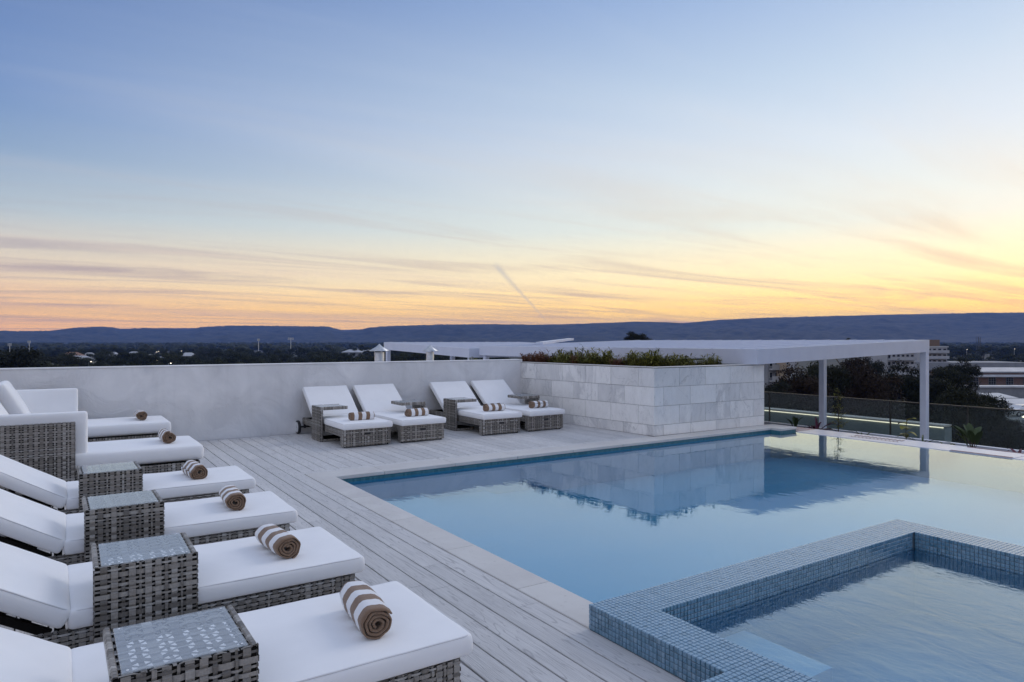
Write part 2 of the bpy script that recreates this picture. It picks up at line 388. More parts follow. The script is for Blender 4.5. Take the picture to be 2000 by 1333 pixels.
DARK = mat('dark_core', (.012, .011, .010), .9, spec=.1); GROUT = mat('grout', (.12, .165, .20), .85, spec=.15)
TGROUT = mat('tile_grout', (.30, .30, .31), .9); BLACK = mat('black_rubber', (.02, .02, .022), .55)
WHITEM = M_noise('white_powdercoat', (.55, .59, .70), (.60, .64, .74), 3, .4, spec=.4); GREYM = mat('grey_plastic', (.62, .63, .64), .4)
ALU = M_noise('galvanised_steel', (.45, .47, .50), (.62, .64, .66), 14, .38, metal=.75)
POOLT = None

# ------------------------------------------------------------------ far setting: ground, hills
GZ = -18.0
def ridge_y(x):
    P = [(-900, 650), (-300, 644), (0, 646), (60, 647), (100, 646), (150, 640), (200, 638), (222, 640), (232, 643), (290, 641), (372, 645), (392, 639), (450, 636), (640, 638), (655, 642),
         (672, 646), (690, 647), (705, 644), (722, 640), (760, 637), (860, 634), (1000, 634), (1045, 635), (1090, 634), (1130, 633), (1200, 631), (1240, 629), (1300, 630), (1335, 632), (1400, 626),
         (1500, 621), (1600, 618), (1700, 616), (1800, 614), (1900, 612), (2000, 611), (2300, 612), (3200, 625)]
    for (a, ya), (b, yb) in zip(P, P[1:]):
        if a <= x <= b: return ya+(yb-ya)*(x-a)/(b-a)
    return 640
b = MB(); b.add([(-8800, -8800, GZ), (8800, -8800, GZ), (8800, 8800, GZ), (-8800, 8800, GZ)], [(0, 1, 2, 3)])
tag(b.build('ground', M_noise('suburban_ground', (.035, .04, .03), (.07, .065, .055), .02, .9)), kind='structure')
hill_m = M_noise('bush_covered_hill', (.010, .016, .012), (.075, .075, .055), .016, .95, 9)
def hills(name, rfun, depth, yf, x0, x1, cols, rows, seed, m, jag):
    b = MB(); nr = random.Random(seed)
    for i in range(cols+1):
        x = x0+(x1-x0)*i/cols; k = (x-1000)/FPX; u = Vector((k*CO+SI, -k*SI+CO, 0)); sec = u.length; u.normalize()
        r = rfun(x); zt = EYE+(HOR-yf(x))/FPX*(r/sec)
        j = nr.random()*jag*(.4+.6*abs(mnoise.noise(Vector((x*.02, seed, 0)))))
        for q in range(rows+1):
            t = q/rows; rr = r-depth*(1-t); sm = t*t*(3-2*t)
            n = mnoise.fractal(Vector((u.x*rr*.0011, u.y*rr*.0011, seed)), 1.0, 2.0, 5)*70*math.sin(math.pi*t)
            z = GZ-3+(zt-GZ)*sm+n*.55+(j if q == rows else mnoise.noise(Vector((u.x*rr*.02, u.y*rr*.006, seed)))*9*min(1, (1-t)*3))
            if q < rows: z = min(z, EYE+(zt+2-EYE)*(rr/r))
            b.v.append((u.x*rr, u.y*rr, max(z, GZ-2.0)))
        b.v.append((u.x*(r+500), u.y*(r+500), GZ-1))
    n = rows+2
    for i in range(cols):
        for q in range(rows+1): b.f.append((i*n+q, (i+1)*n+q, (i+1)*n+q+1, i*n+q+1))
    return tag(b.build(name, m), kind='structure')
hills('hills', lambda x: 5200+300*math.sin(x*.004)+max(0, 500-abs(x-300))*.6, 2300, ridge_y, -700, 2900, 1500, 22, 3, hill_m, 11)
hills('far_hills', lambda x: 7600, 1200, lambda x: 643+2*math.sin(x*.013), 300, 1500, 300, 8, 9, hill_m, 8)

# ------------------------------------------------------------------ terrace: deck, coping, pool, spa
PX0, PX1, PY0, PY1 = 2.475, 10.36, -3.0, 7.18     # pool water outline
WZ = -0.075
POOLIN = mat('pool_interior', (.1, .2, .27), .5); g = G(POOLIN)
geo = g.n('ShaderNodeNewGeometry'); sn = g.n('ShaderNodeVectorMath', operation='SNAP'); g.put(sn.inputs[0], geo.outputs['Position']); sn.inputs[1].default_value = (.025,)*3
wnz = g.n('ShaderNodeTexWhiteNoise'); g.put(wnz.inputs[0], sn.outputs[0])
br = g.n('ShaderNodeTexBrick'); br.offset = 0; g.put(br.inputs['Vector'], g.coord()); br.inputs['Scale'].default_value = 1
br.inputs['Brick Width'].default_value = .025; br.inputs['Row Height'].default_value = .025; br.inputs['Mortar Size'].default_value = .0016
g.col(g.mix(g.rng(wnz.outputs[0], 0, 1), (.02, .13, .17), (.055, .19, .23)))
POOLSTEP = mat('pool_step_tile', (.2, .32, .4), .5); g = G(POOLSTEP); geo = g.n('ShaderNodeNewGeometry')
sn = g.n('ShaderNodeVectorMath', operation='SNAP'); g.put(sn.inputs[0], geo.outputs['Position']); sn.inputs[1].default_value = (.025,)*3
wnz = g.n('ShaderNodeTexWhiteNoise'); g.put(wnz.inputs[0], sn.outputs[0]); g.col(g.mix(wnz.outputs[0], (.12, .46, .74), (.18, .54, .82)))

tower = MB(); tower.box(-9, -9, GZ, PX1+.5, 30, -1.3)      # the building the terrace stands on
tag(tower.build('hotel_building', STUCCO), 'white rendered hotel block carrying the rooftop pool terrace', 'building')
shell = MB()
fz = -.50
shell.box(PX0-.25, PY0, WZ-.004, PX0, PY1+.25, -.041); shell.box(PX0+.001, PY1, WZ-.004, PX1+.1, PY1+.25, -.041)
shell.box(PX1, PY0, fz, PX1+.12, PY1, WZ-.012); shell.box(PX0+.001, PY0-.2, fz, PX1+.1, PY0-.001, -.041)
ps = tag(shell.build('pool_shell', POOLIN), kind='structure')
POOLFLOOR = mat('pool_floor_tile', (.05, .4, .75), .5); g = G(POOLFLOOR); n_ = g.noise(g.coord(), 1.2, 3); g.col(g.mix(n_, (.006, .23, .42), (.012, .28, .49)))
fl = MB(); fl.box(PX0-.05, PY0, fz-.1, PX1+.1, PY1+.05, fz); fl.build('pool_floor', POOLFLOOR, ps)
wl_ = MB(); wl_.box(PX0-.249, PY0, fz-.05, PX0+.001, PY1+.249, WZ-.0045); wl_.box(PX0+.0015, PY1-.001, fz-.05, PX1+.099, PY1+.249, WZ-.0045); wl_.build('pool_wall', POOLFLOOR, ps)
for i, (w, z) in enumerate(((1.0, -.31), (1.9, -.38), (2.8, -.44))):
    s_ = MB(); s_.box(PX0+.002, 2.7+.002*i, fz+.002, PX0+w, PY1-.002-.001*i, z); s_.build('pool_step', POOLFLOOR, ps)
wtr = MB(); wtr.add([(PX0, 2.668, WZ), (5.233, 2.668, WZ), (PX1, 2.668, WZ), (PX1, PY1, WZ), (PX0, PY1, WZ), (5.233, PY0, WZ), (PX1, PY0, WZ)], [(0, 1, 2, 3, 4), (5, 6, 2, 1)])
tag(wtr.build('pool_water', M_water('pool_water', 2.0, .0020, 8, .0006, (.88, .97, 1.0))), kind='structure')

deck = MB(); deck.box(-4, -3, -1.2, PX0-.26, 10.84, -.03); deck.box(PX0-.259, PY1+.26, -1.2, 10.2, 10.84, -.03)
dk = tag(deck.build('deck', DARK), kind='structure')
PITCH = .143; bm_cache = {}
def board(x0, y0, y1, w=PITCH-.009):
    ln = round(y1-y0-.003, 3); key = (ln, round(w, 4))
    if key not in bm_cache:
        me = boxmesh('board', 0, 0, -.026, w, ln, 0, .0022, 1); me.materials.append(BOARD); bm_cache[key] = me
    obj('board', bm_cache[key], None, dk, (x0, y0, rnd.uniform(-.0012, .0006)))
xe = PX0-.225                                     # coping outer edge
k = 0
x = xe-PITCH
while x > -1.75:
    y = -1.4 - rnd.choice([0, .6, 1.2, 1.7, 2.2])
    joints = []
    while y < 10.82:
        ln = rnd.choice([2.7, 3.0, 3.6, 2.4, 1.8]); y2 = min(y+ln, 10.825)
        if 10.825-y2 < .5: y2 = 10.825
        if y2 > -.4: board(x, max(y, -1.0), y2)
        y = y2
    x -= PITCH
x = xe+.004; 
while x < 7.56:
    board(x, 7.625, 10.825 if x < 7.25 else 10.7); x += PITCH
e_ = MB(); e_.box(0, 0, -.026, 1, .105, 0)
for i in range(3):                                # crosswise edge board
    x0 = xe-.14+i*1.82; me = boxmesh('edge_board', 0, 0, -.026, 1.812, .112, 0, .002); me.materials.append(BOARD)
    obj('edge_board', me, None, dk, (x0, 7.506, -.001))
# coping stones with a rounded nose
cop = tag(empty('pool_coping'), kind='structure')
def stone(x0, y0, x1, y1):
    me = boxmesh('coping_stone', 0, 0, -.04, x1-x0-.003, y1-y0-.003, 0, .006, 2); me.materials.append(STONE)
    obj('coping_stone', me, None, cop, (x0, y0, .002))
y = -3.0
ys = [-3, -2.2, -1.0, .2, 1.3, 2.45, 3.33, 4.22, 5.15, 6.1, 7.18]
for a, c in zip(ys, ys[1:]): stone(xe, a, PX0+.012, c)
xs = [xe, 3.05, 3.95, 4.85, 5.75, 6.65, 7.55, 8.45, 9.35, 10.0]
for a, c in zip(xs, xs[1:]): stone(a, 7.168, c, 7.505 if a < 7.4 else 7.478)
stone(10.0, 6.98, 10.45, 7.478)
sh = MB(); sh.box(10.004, 6.995, fz, 10.44, 7.2, -.0385); sh.build('coping_base', POOLIN, ps)

# spa: raised mosaic rim
SX0, SX1, SY0, SY1, SZ, SW = 2.24, 5.235, -1.5, 2.67, .125, .25
spa = tag(empty('spa'), 'raised spa tub with blue mosaic tiled rim set into the pool corner', 'spa')
core = MB(); t_ = .0045
rim = [(SX0, SY0, SX0+SW, SY1), (SX0+SW-.0005, SY1-SW, SX1, SY1), (SX1-SW, SY0, SX1, SY1-SW+.0005), (1.74, SY0, SX0+.0005, 1.82)]
for (a, c, d, e) in rim: core.box(a+t_, c+t_, fz+.001, d-t_, e-t_, SZ-t_)
core.build('rim_core', GROUT, spa)
fl = MB(); fl.box(SX0+SW-t_, SY0, -.47, SX1-SW+t_, SY1-SW+t_, -.42); SPALIN = mat('spa_wall_tile', (.012, .15, .27), .5); fl.build('spa_floor', mat('spa_floor_tile', (.012, .15, .27), .5), spa)
ln_ = MB(); ln_.box(SX0+SW-t_+.001, SY1-SW-.003, -.42, SX1-SW+t_-.001, SY1-SW+t_-.0005, -.002); ln_.box(SX0+SW-t_+.0005, SY0, -.42, SX0+SW+.003, SY1-SW-.004, -.002); ln_.box(SX1-SW-.003, SY0, -.42, SX1-SW+t_-.0005, SY1-SW-.004, -.002); ln_.build('spa_lining', SPALIN, spa)
TS = .025
tb = MB(); hs = TS/2-.0013; bv = .0022; tt = .006
tb.add([(-hs, -hs, -tt), (hs, -hs, -tt), (hs, hs, -tt), (-hs, hs, -tt), (-hs, -hs, -bv), (hs, -hs, -bv), (hs, hs, -bv), (-hs, hs, -bv),
        (-hs+bv, -hs+bv, 0), (hs-bv, -hs+bv, 0), (hs-bv, hs-bv, 0), (-hs+bv, hs-bv, 0)],
       [(0, 1, 5, 4), (1, 2, 6, 5), (2, 3, 7, 6), (3, 0, 4, 7), (4, 5, 9, 8), (5, 6, 10, 9), (6, 7, 11, 10), (7, 4, 8, 11), (8, 9, 10, 11)])
tile_me = tb.mesh('tile'); tile_me.materials.append(MOSAIC)
places = []
def tiles(o, u, v, nu, nv):
    o, u, v = Vector(o), Vector(u), Vector(v); n = u.cross(v)
    for i in range(nu):
        for j in range(nv):
            places.append((o+u*(i+.5)*TS+v*(j+.5)*TS, u, v, n))
nY = int((SY1-SY0)/TS)
tiles((SX0, SY1-nY*TS, SZ), (1, 0, 0), (0, 1, 0), 10, nY)
tiles((SX0+SW, SY1-SW, SZ), (1, 0, 0), (0, 1, 0), int((SX1-SX0-SW)/TS)+1, 10)
tiles((SX1-SW, SY1-SW-90*TS, SZ), (1, 0, 0), (0, 1, 0), 10, 90)
tiles((1.74, 1.82-40*TS, SZ), (1, 0, 0), (0, 1, 0), 20, 40)
n_ = int((SY1-1.82)/TS)
tiles((SX0, SY1, 0), (0, -1, 0), (0, 0, 1), n_, 5)                                    # outer side toward the deck
tiles((1.74, 1.82, 0), (0, -1, 0), (0, 0, 1), 24, 5)
tiles((SX0, 1.82, 0), (-1, 0, 0), (0, 0, 1), 20, 5)
tiles((SX0+SW, SY1-SW, 0), (1, 0, 0), (0, 0, 1), int((SX1-SX0-2*SW)/TS), 5)      # inner faces
tiles((SX1-SW, SY1-SW, 0), (0, -1, 0), (0, 0, 1), 90, 5)
tiles((SX0+SW, SY1-SW-90*TS, 0), (0, 1, 0), (0, 0, 1), 90, 5)
tiles((SX1, SY1, SZ-9*TS), (-1, 0, 0), (0, 0, 1), int((SX1-PX0)/TS), 9)               # outer face in the pool
eye = Vector((0, 0, EYE)); fw = Vector((SI, CO, 0)); rt = Vector((CO, -SI, 0))
def vis(p, n):
    d = (p-eye).dot(fw); xr = (p-eye).dot(rt)
    if d < .3 or abs(xr/d) > .75 or (eye.z-p.z)/d > .5 or n.dot(eye-p) <= 0: return 1e9
    return (p-eye).length
places.sort(key=lambda q: vis(q[0], q[3]))
rest = MB()
for i, (p, u, v, n) in enumerate(places):
    jit = rnd.uniform(-.0005, .0004)
    M = Matrix((u, v, n)).transposed().to_4x4(); M.translation = p+n*jit
    if i < 296:
        o = obj('tile', tile_me, None, spa); o.matrix_local = M
    else:
        rest.add([M @ Vector(q) for q in tb.v], tb.f)
tag(rest.build('mosaic_tiles', MOSAIC, spa), kind='stuff')
bench = MB(); bench.box(SX0+SW+.002, 1.90, -.42, 3.13, SY1-SW-.008, -.125); bench.build('spa_step', mat('spa_step_tile', (.17, .33, .46), .5), spa)
sw = MB(); sw.add([(SX0+SW-.001, SY0, .015), (SX1-SW+.001, SY0, .015), (SX1-SW+.001, SY1-SW+.001, .015), (SX0+SW-.001, SY1-SW+.001, .015)], [(0, 1, 2, 3)])
tag(sw.build('spa_water', M_water('spa_water', 7, .0042, 24, .0012, (.70, .92, 1.0), .27)), kind='structure')

# ------------------------------------------------------------------ stucco wall and tiled planter
wl = empty('stucco_wall', (0, 10.84, 0)); tag(wl, 'long white stucco parapet wall behind the loungers', 'wall')
b = MB(); b.box(-6, 0, -.8, 7.44, .22, 1.085); b.build('wall_body', STUCCO, wl)
me = boxmesh('wall_cap', -6, -.006, 1.087, 7.44, .226, 1.108, .006, 2); obj('wall_cap', me, STUCCO, wl)
PA, PB, PC = Vector((7.40, 10.84)), Vector((7.59, 7.49)), Vector((10.24, 7.47)); PZ = 1.05
pl = empty('planter', (7.59, 7.49, 0)); tag(pl, 'raised planter box clad in grey veined marble look tiles beside the pool', 'planter')
o2 = Vector((7.59, 7.49))
b = MB(); th = .012
pts = [(PB.x+th, PB.y+th), (PC.x-th, PC.y+th), (10.24-th, 11.1), (PA.x+th, 11.1)]
outer = [(x-o2.x, y-o2.y) for x, y in pts]; inn = [(x-o2.x, y-o2.y) for x, y in [(PB.x+.16, PB.y+.16), (PC.x-.16, PC.y+.16), (10.08, 10.94), (PA.x+.16, 10.94)]]
vs = [(x, y, z) for z in (-.03, PZ-.02) for x, y in outer]+[(x, y, z) for z in (.8, PZ-.02) for x, y in inn]
fs = [(i, (i+1) % 4, 4+(i+1) % 4, 4+i) for i in range(4)]+[(8+(i+1) % 4, 8+i, 12+i, 12+(i+1) % 4) for i in range(4)]+[(4+i, 4+(i+1) % 4, 12+(i+1) % 4, 12+i) for i in range(4)]
b.add(vs, fs); b.build('planter_core', TGROUT, pl)
b = MB(); b.add([(x, y, .93) for x, y in inn], [(0, 1, 2, 3)]); b.build('soil', M_noise('soil', (.03, .022, .016), (.06, .045, .03), 20, .95, bump=.5), pl)
def clad(A, B, first):
    """courses of tiles on the face from A to B (seen from outside with A on the left)"""
    A, B = Vector((*A, 0)), Vector((*B, 0)); ln = (B-A).length; u = (B-A)/ln; n = Vector((u.y, -u.x, 0))
    zc = [.003, .168, .46, .753, PZ-.004]
    for r_ in range(4):
        edges = [0]; xx = first[r_]
        while xx < ln-.08: edges.append(xx); xx += .602
        edges.append(ln)
        for a, c in zip(edges, edges[1:]):
            w, h = c-a-.0055, zc[r_+1]-zc[r_]-.0055
            me = boxmesh('wall_tile', 0, 0, 0, w, .012, h, .0015); me.materials.append(MARBLE)
            o = obj('wall_tile', me, None, pl)
            M = Matrix((u, -n, Vector((0, 0, 1)))).transposed().to_4x4(); M.translation = A+u*a+Vector((0, 0, zc[r_]))-Vector((o2.x, o2.y, 0))+n*rnd.uniform(-.0006, .0004)
            o.matrix_local = M
clad(PA, PB, [.3, .62, .32, .02+.6]); clad(PB, PC, [.2, .55, .2, .55])
def cap(A, B, name):
    A, B = Vector((*A, 0))-Vector((*o2, 0)), Vector((*B, 0))-Vector((*o2, 0)); u = (B-A).normalized(); n = Vector((u.y, -u.x, 0))
    me = boxmesh(name, 0, -.006, PZ-.002, (B-A).length, .165, PZ+.010, .004); o = obj(name, me, STONE, pl)
    M = Matrix((u, -n, Vector((0, 0, 1)))).transposed().to_4x4(); M.translation = A; o.matrix_local = M
cap(PA, PB+(PA-PB).normalized()*.165, 'planter_cap'); cap(PB, PC, 'planter_cap')
b = MB(); b.tube([(8.7, 8.6, 1.13), (10.05, 8.45, 1.13)], .016, 8); b.tube([(9.0, 8.57, .93), (9.0, 8.57, 1.13)], .012, 6); b.tube([(9.9, 8.47, .93), (9.9, 8.47, 1.13)], .012, 6)
tag(b.build('drip_pipe', BLACK), 'black pipe rail running above the planter soil', 'pipe')

# ------------------------------------------------------------------ pool overflow ledge with printed film
led_y0, led_y1 = 6.98, .6
LZ = WZ+.006; LW = .60
lg = tag(empty('overflow_ledge', (PX1, 0, 0)), 'flat white gutter cover along the far overflow edge of the pool', 'ledge')
film = M_noise('ledge_film', (.62, .62, .68), (.70, .69, .74), 8, .3, spec=.5); PINK = M_noise('pink_printed_film', (.42, .29, .30), (.56, .44, .45), 40, .4); RED = mat('dark_red_print', (.16, .04, .05), .5)
def yl(x): return onX(x, 840, PX1+.3)[0]
segs = [(7.32, yl(1575), PINK), (yl(1575), yl(1663), film), (yl(1663), yl(1760), film), (yl(1760), yl(1872), film), (yl(1872), yl(1998), film), (yl(1998), .6, film)]
for i, (a, c, m) in enumerate(segs):
    me = boxmesh('ledge_board', .002 if i else .095, c+.004, -.4, LW-(.05 if i == 4 else 0), a-.004, LZ+(.004 if i == 4 else 0), .004, 2); obj('ledge_board', me, m, lg)
pr = MB(); ya, yb = yl(1663), yl(1760); cnt = 13; zt0 = LZ+.0025              # row of small arched motifs printed along one board
for i in range(cnt):
    y = ya+(yb-ya)*(i+.5)/cnt; wv_ = abs(yb-ya)/cnt
    for q in range(6):
        a0, a1 = math.pi*q/6, math.pi*(q+1)/6
        P = [(.20+math.sin(a)*r*wv_*2.0, y+math.cos(a)*r*wv_, zt0) for a, r in ((a0, .26), (a0, .48), (a1, .48), (a1, .26))]
        pr.add(P[::-1], [(0, 1, 2, 3)])
    pr.add([(.34, y-.018, zt0), (.34, y+.018, zt0), (.46, y+.012, zt0), (.46, y-.012, zt0)], [(3, 2, 1, 0)])
pr.build('printed_border', RED, lg)
pr = MB()
for i in range(5):
    y = 7.30+(yl(1575)-7.30)*(i+.5)/5
    pr.add([(.3+math.cos(a)*.09, y+math.sin(a)*.024, zt0) for a in [2*math.pi*k/10 for k in range(10)]], [tuple(range(10))])
pr.build('printed_dots', mat('pale_print', (.62, .55, .56), .5), lg)
pr = MB(); ya, yb = yl(1875), yl(1995); pr.box(.0, yb, LZ+.0045, .05, ya, LZ+.0075); pr.box(LW-.09, yb, LZ+.0045, LW-.055, ya, LZ+.0075); pr.build('red_edging', RED, lg)

# ------------------------------------------------------------------ lower terrace, glass balustrade, lit wall, pergola
lt = MB(); lt.box(PX1+.5, 2, -1.6, 17.9, 30, -1.2); tag(lt.build('lower_terrace', STONE), kind='structure')
bal = tag(empty('glass_balustrade', (16, 0, 0)), 'tinted glass balustrade with thin dark top rail beyond the pool', 'balustrade')
BG = M_glass('tinted_glass', (.66, .71, .70), .015, .025, (.5, .55, .55)); RAILM = mat('bronze_rail', (.035, .033, .032), .3, .3)
yb_ = [14.0, 12.6, onX(1503, 780, 16)[0], onX(1739, 790, 16)[0], onX(1890, 800, 16)[0], 5.4, 4.1, 2.8]
for a, c in zip(yb_, yb_[1:]):
    b = MB(); b.box(-.006, c+.012, -1.05, .006, a-.012, .055); b.build('glass_panel', BG, bal)
    b = MB(); b.box(-.02, c-.010, -1.2, .02, c+.010, .054); b.build('post', RAILM, bal)
b = MB(); b.box(-.018, 2.8, .056, .018, 14, .084); b.build('top_rail', RAILM, bal)
lw = tag(empty('garden_wall', (17.4, 0, 0)), 'low rendered wall with a glowing light strip along its top behind the glass', 'wall')
y0, y1 = onX(1845, 832, 17.4)[0], 13.2
b = MB(); b.box(0, y0, -1.2, .35, y1, -.60); b.build('wall_body', M_noise('grey_green_render', (.26, .31, .33), (.33, .38, .40), 2, .8), lw)
b = MB(); b.box(-.035, y0, -.575, .35, y1, -.53); b.build('wall_cap', STONE, lw)
b = MB(); b.box(-.03, y0+.02, -.598, -.005, y1-.02, -.577); b.build('light_strip', M_emit('warm_led', (1.0, .88, .68), 1.7), lw)

def pergola(label, X0, Y0, X1, Y1, zn, zf, axis, posts, nrib, group):
    """pitched louvre roof: near edge height zn, far edge zf; axis = direction of pitch and ribs"""
    r = empty('pergola', (X0, Y0, 0)); tag(r, label, 'pergola', group)
    A, B_ = X1-X0, Y1-Y0; FD = .26; TK = .07
    def z(x, y): return zn+(zf-zn)*((x/A) if axis == 'x' else (y/B_))
    def beam(name, x0, y0, x1, y1):
        vs = []
        for zz in (-FD, 0):
            for (x, y) in ((x0, y0), (x1, y0), (x1, y1), (x0, y1)): vs.append((x, y, z(x, y)+zz))
        b = MB(); b.add(vs, [(0, 3, 2, 1), (4, 5, 6, 7), (0, 1, 5, 4), (1, 2, 6, 5), (2, 3, 7, 6), (3, 0, 4, 7)]); b.build(name, WHITEM, r)
    beam('beam', 0, 0, .09, B_); beam('beam', A-.09, 0, A, B_); beam('beam', .0905, 0, A-.0905, .09); beam('beam', .0905, B_-.09, A-.0905, B_)
    b = MB()
    vs = [(x, y, z(x, y)+dz) for dz in (-.10, -.055) for x, y in ((.0905, .0905), (A-.0905, .0905), (A-.0905, B_-.0905), (.0905, B_-.0905))]
    b.add(vs, [(0, 3, 2, 1), (4, 5, 6, 7), (0, 1, 5, 4), (1, 2, 6, 5), (2, 3, 7, 6), (3, 0, 4, 7)]); b.build('roof_sheet', WHITEM, r)
    for i in range(nrib):
        b = MB(); f = (i+.5)/nrib
        if axis == 'x': q = ((.02, f*B_-.03), (A-.02, f*B_+.03))
        else: q = ((f*A-.03, .02), (f*A+.03, B_-.02))
        (x0, y0), (x1, y1) = q
        vs = [(x, y, z(x, y)+dz) for dz in (-.054, .008) for x, y in ((x0, y0), (x1, y0), (x1, y1), (x0, y1))]
        b.add(vs, [(0, 3, 2, 1), (4, 5, 6, 7), (0, 1, 5, 4), (1, 2, 6, 5), (2, 3, 7, 6), (3, 0, 4, 7)]); b.build('louvre', WHITEM, r)
        vs2 = [(x, y, z(x, y)-dz) for dz in (.20, .101) for x, y in ((x0+.1, y0+.01), (x1-.1, y0+.01), (x1-.1, y1-.01), (x0+.1, y1-.01))] if axis == 'x' else None
        if vs2:
            b = MB(); b.add(vs2, [(0, 3, 2, 1), (4, 5, 6, 7), (0, 1, 5, 4), (1, 2, 6, 5), (2, 3, 7, 6), (3, 0, 4, 7)]); b.build('rafter', WHITEM, r)
    for (px, py) in posts:
        me = boxmesh('post', px-.066, py-.066, -1.2, px+.066, py+.066, z(px, py)-FD-.001, .006); obj('post', me, WHITEM, r)
    return r
pg = pergola('large white louvred pergola whose two slim posts stand beyond the pool', 9.86, 7.33, 15.75, 16.5, 1.322, 1.485, 'x',
             [(5.82, .07), (5.82, onX(1607, 700, 15.68)[0]-7.33), (5.82, 5.7), (.12, 9.0)], 14, None)
pg2 = pergola('smaller white pergola behind the stucco wall and the steel flues', 9.62, 16.65, 15.6, 22.7, 1.25, 1.42, 'y', [(.1, .1), (2.2, .1), (.1, 5.9), (1.1, 3.0)], 12, None)
b = MB(); p0, p1 = Vector((10.6, 14.2, 0)), Vector((15.4, 16.4, 0))
a0 = Vector((11.0, 15.2, 1.36)); a1 = Vector((15.3, 19.2, 1.49)); u = (a1-a0); sd = Vector((-u.y, u.x, 0)).normalized()*.10
b.add([a0-sd, a0+sd, a1+sd, a1-sd]+[q+Vector((0, 0, .07)) for q in (a0-sd, a0+sd, a1+sd, a1-sd)], [(0, 3, 2, 1), (4, 5, 6, 7), (0, 1, 5, 4), (1, 2, 6, 5), (2, 3, 7, 6), (3, 0, 4, 7)])
tag(b.build('roof_flashing', WHITEM), 'bright white capping strip laid diagonally where the two pergola roofs meet', 'flashing')

def cowl(px, label, Y, ht, r):
    x, z = (lambda k: ((Y/(-k*SI+CO))*(k*CO+SI), 0))((px-1000)/FPX)
    o = empty('flue', (x, Y, 0)); tag(o, label, 'flue', None)
    b = MB(); b.lathe([(r, .3), (r, ht-.16), (r*.98, ht-.155)], 24); b.build('pipe', ALU, o, True)
    b = MB(); b.lathe([(.001, ht), (r*.6, ht-.05), (r*2.05, ht-.125), (r*2.05, ht-.135), (r*.9, ht-.12), (.001, ht-.11)], 24); b.build('cap', ALU, o, True)
    for q in range(3):
        a = q*2.09+.5; b = MB(); b.box(-.01, -.003, ht-.2, .01, .003, ht-.105, Matrix.Translation((math.cos(a)*r*1.02, math.sin(a)*r*1.02, 0)) @ Matrix.Rotation(a+1.57, 4, 'Z')); b.build('strap', ALU, o)
    o2_ = MB(); o2_.lathe([(r*1.03, ht-.5), (r*1.03, ht-.47)], 24); o2_.build('collar', ALU, o)
cowl(741, 'wide galvanised flue with conical cap left of its twin, behind the wall', 11.7, 1.41, .088)
cowl(840, 'slimmer galvanised flue with pointed cap on straps, nearer the planter', 12.4, 1.39, .078)

# ------------------------------------------------------------------ wicker
def seq(total, pat, gap, start=0):
    out = []; x = gap*.4; i = start
    while True:
        w = pat[i % len(pat)]
        if x+w > total-gap*.3: break
        out.append((x, x+w)); x += w+gap; i += 1
    s = (total-(out[-1][1]-out[0][0]))/2-out[0][0]
    return [(a+s, c+s) for a, c in out]
VP_ = [.026, .026, .014, .026, .009, .026, .024, .013, .024, .009, .024, .026]; HP_ = [.020, .008, .013, .008]
def weave(Wd, Hg, vg=.0135, hg=.0095, amp=.0028, th=.0016, vp=VP_, hp=HP_, scale=1.0, seed=0):
    """list of strand meshes (verts, faces) in the plane u,v with normal w"""
    V = seq(Wd, [a*scale for a in vp], vg*scale, seed); Hh = seq(Hg, [a*scale for a in hp], hg*scale, seed)
    out = []
    def strand(a0, a1, across, total, along_u, par):
        st = [0.0]; wz = [amp if par else -amp]
        for j, (c0, c1) in enumerate(across):
            w = amp*(1 if (j+par) % 2 else -1); st += [c0, c1]; wz += [w, w]
        st.append(total); wz.append(wz[-1])
        vs = []; fs = []
        for s, w in zip(st, wz):
            for (e, t) in ((a0, -th/2), (a1, -th/2), (a1, th/2), (a0, th/2)):
                vs.append((s, e, w+t) if along_u else (e, s, w+t))
            m = (a0+a1)/2
        for q in range(len(st)-1):
            for k in range(4):
                f = (q*4+k, (q+1)*4+k, (q+1)*4+(k+1) % 4, q*4+(k+1) % 4); fs.append(f if along_u is False else f[::-1])
        return vs, fs
    for i, (a0, a1) in enumerate(V): out.append(strand(a0, a1, Hh, Hg, False, i % 2))
    for j, (c0, c1) in enumerate(Hh): out.append(strand(c0, c1, V, Wd, True, (j+1) % 2))
    return out
def panel(parent, name, o, u, v, Wd, Hg, split=False, **k):
    """woven panel with its lower-left corner at o; split keeps each strand an object of its own"""
    o, u, v = Vector(o), Vector(u), Vector(v); n = u.cross(v)
    S = weave(Wd, Hg, **k)
    def P(p): return o+u*p[0]+v*p[1]+n*p[2]
    if not split:
        b = MB()
        for vs, fs in S: b.add([P(p) for p in vs], fs)
        return tag(b.build(name, WICK, parent), kind='stuff')
    e = bpy.data.objects.new(name, None); C.objects.link(e); e.parent = parent
    for vs, fs in S:
        b = MB(); b.add([P(p) for p in vs], fs); b.build('strand', WICK, e)
    return e
X_, Y_, Z_ = (1, 0, 0), (0, 1, 0), (0, 0, 1); NX, NY = (-1, 0, 0), (0, -1, 0)
TGL = M_glass('frosted_table_glass', (.97, .99, 1.0), .19, .05, (.84, .88, .91))
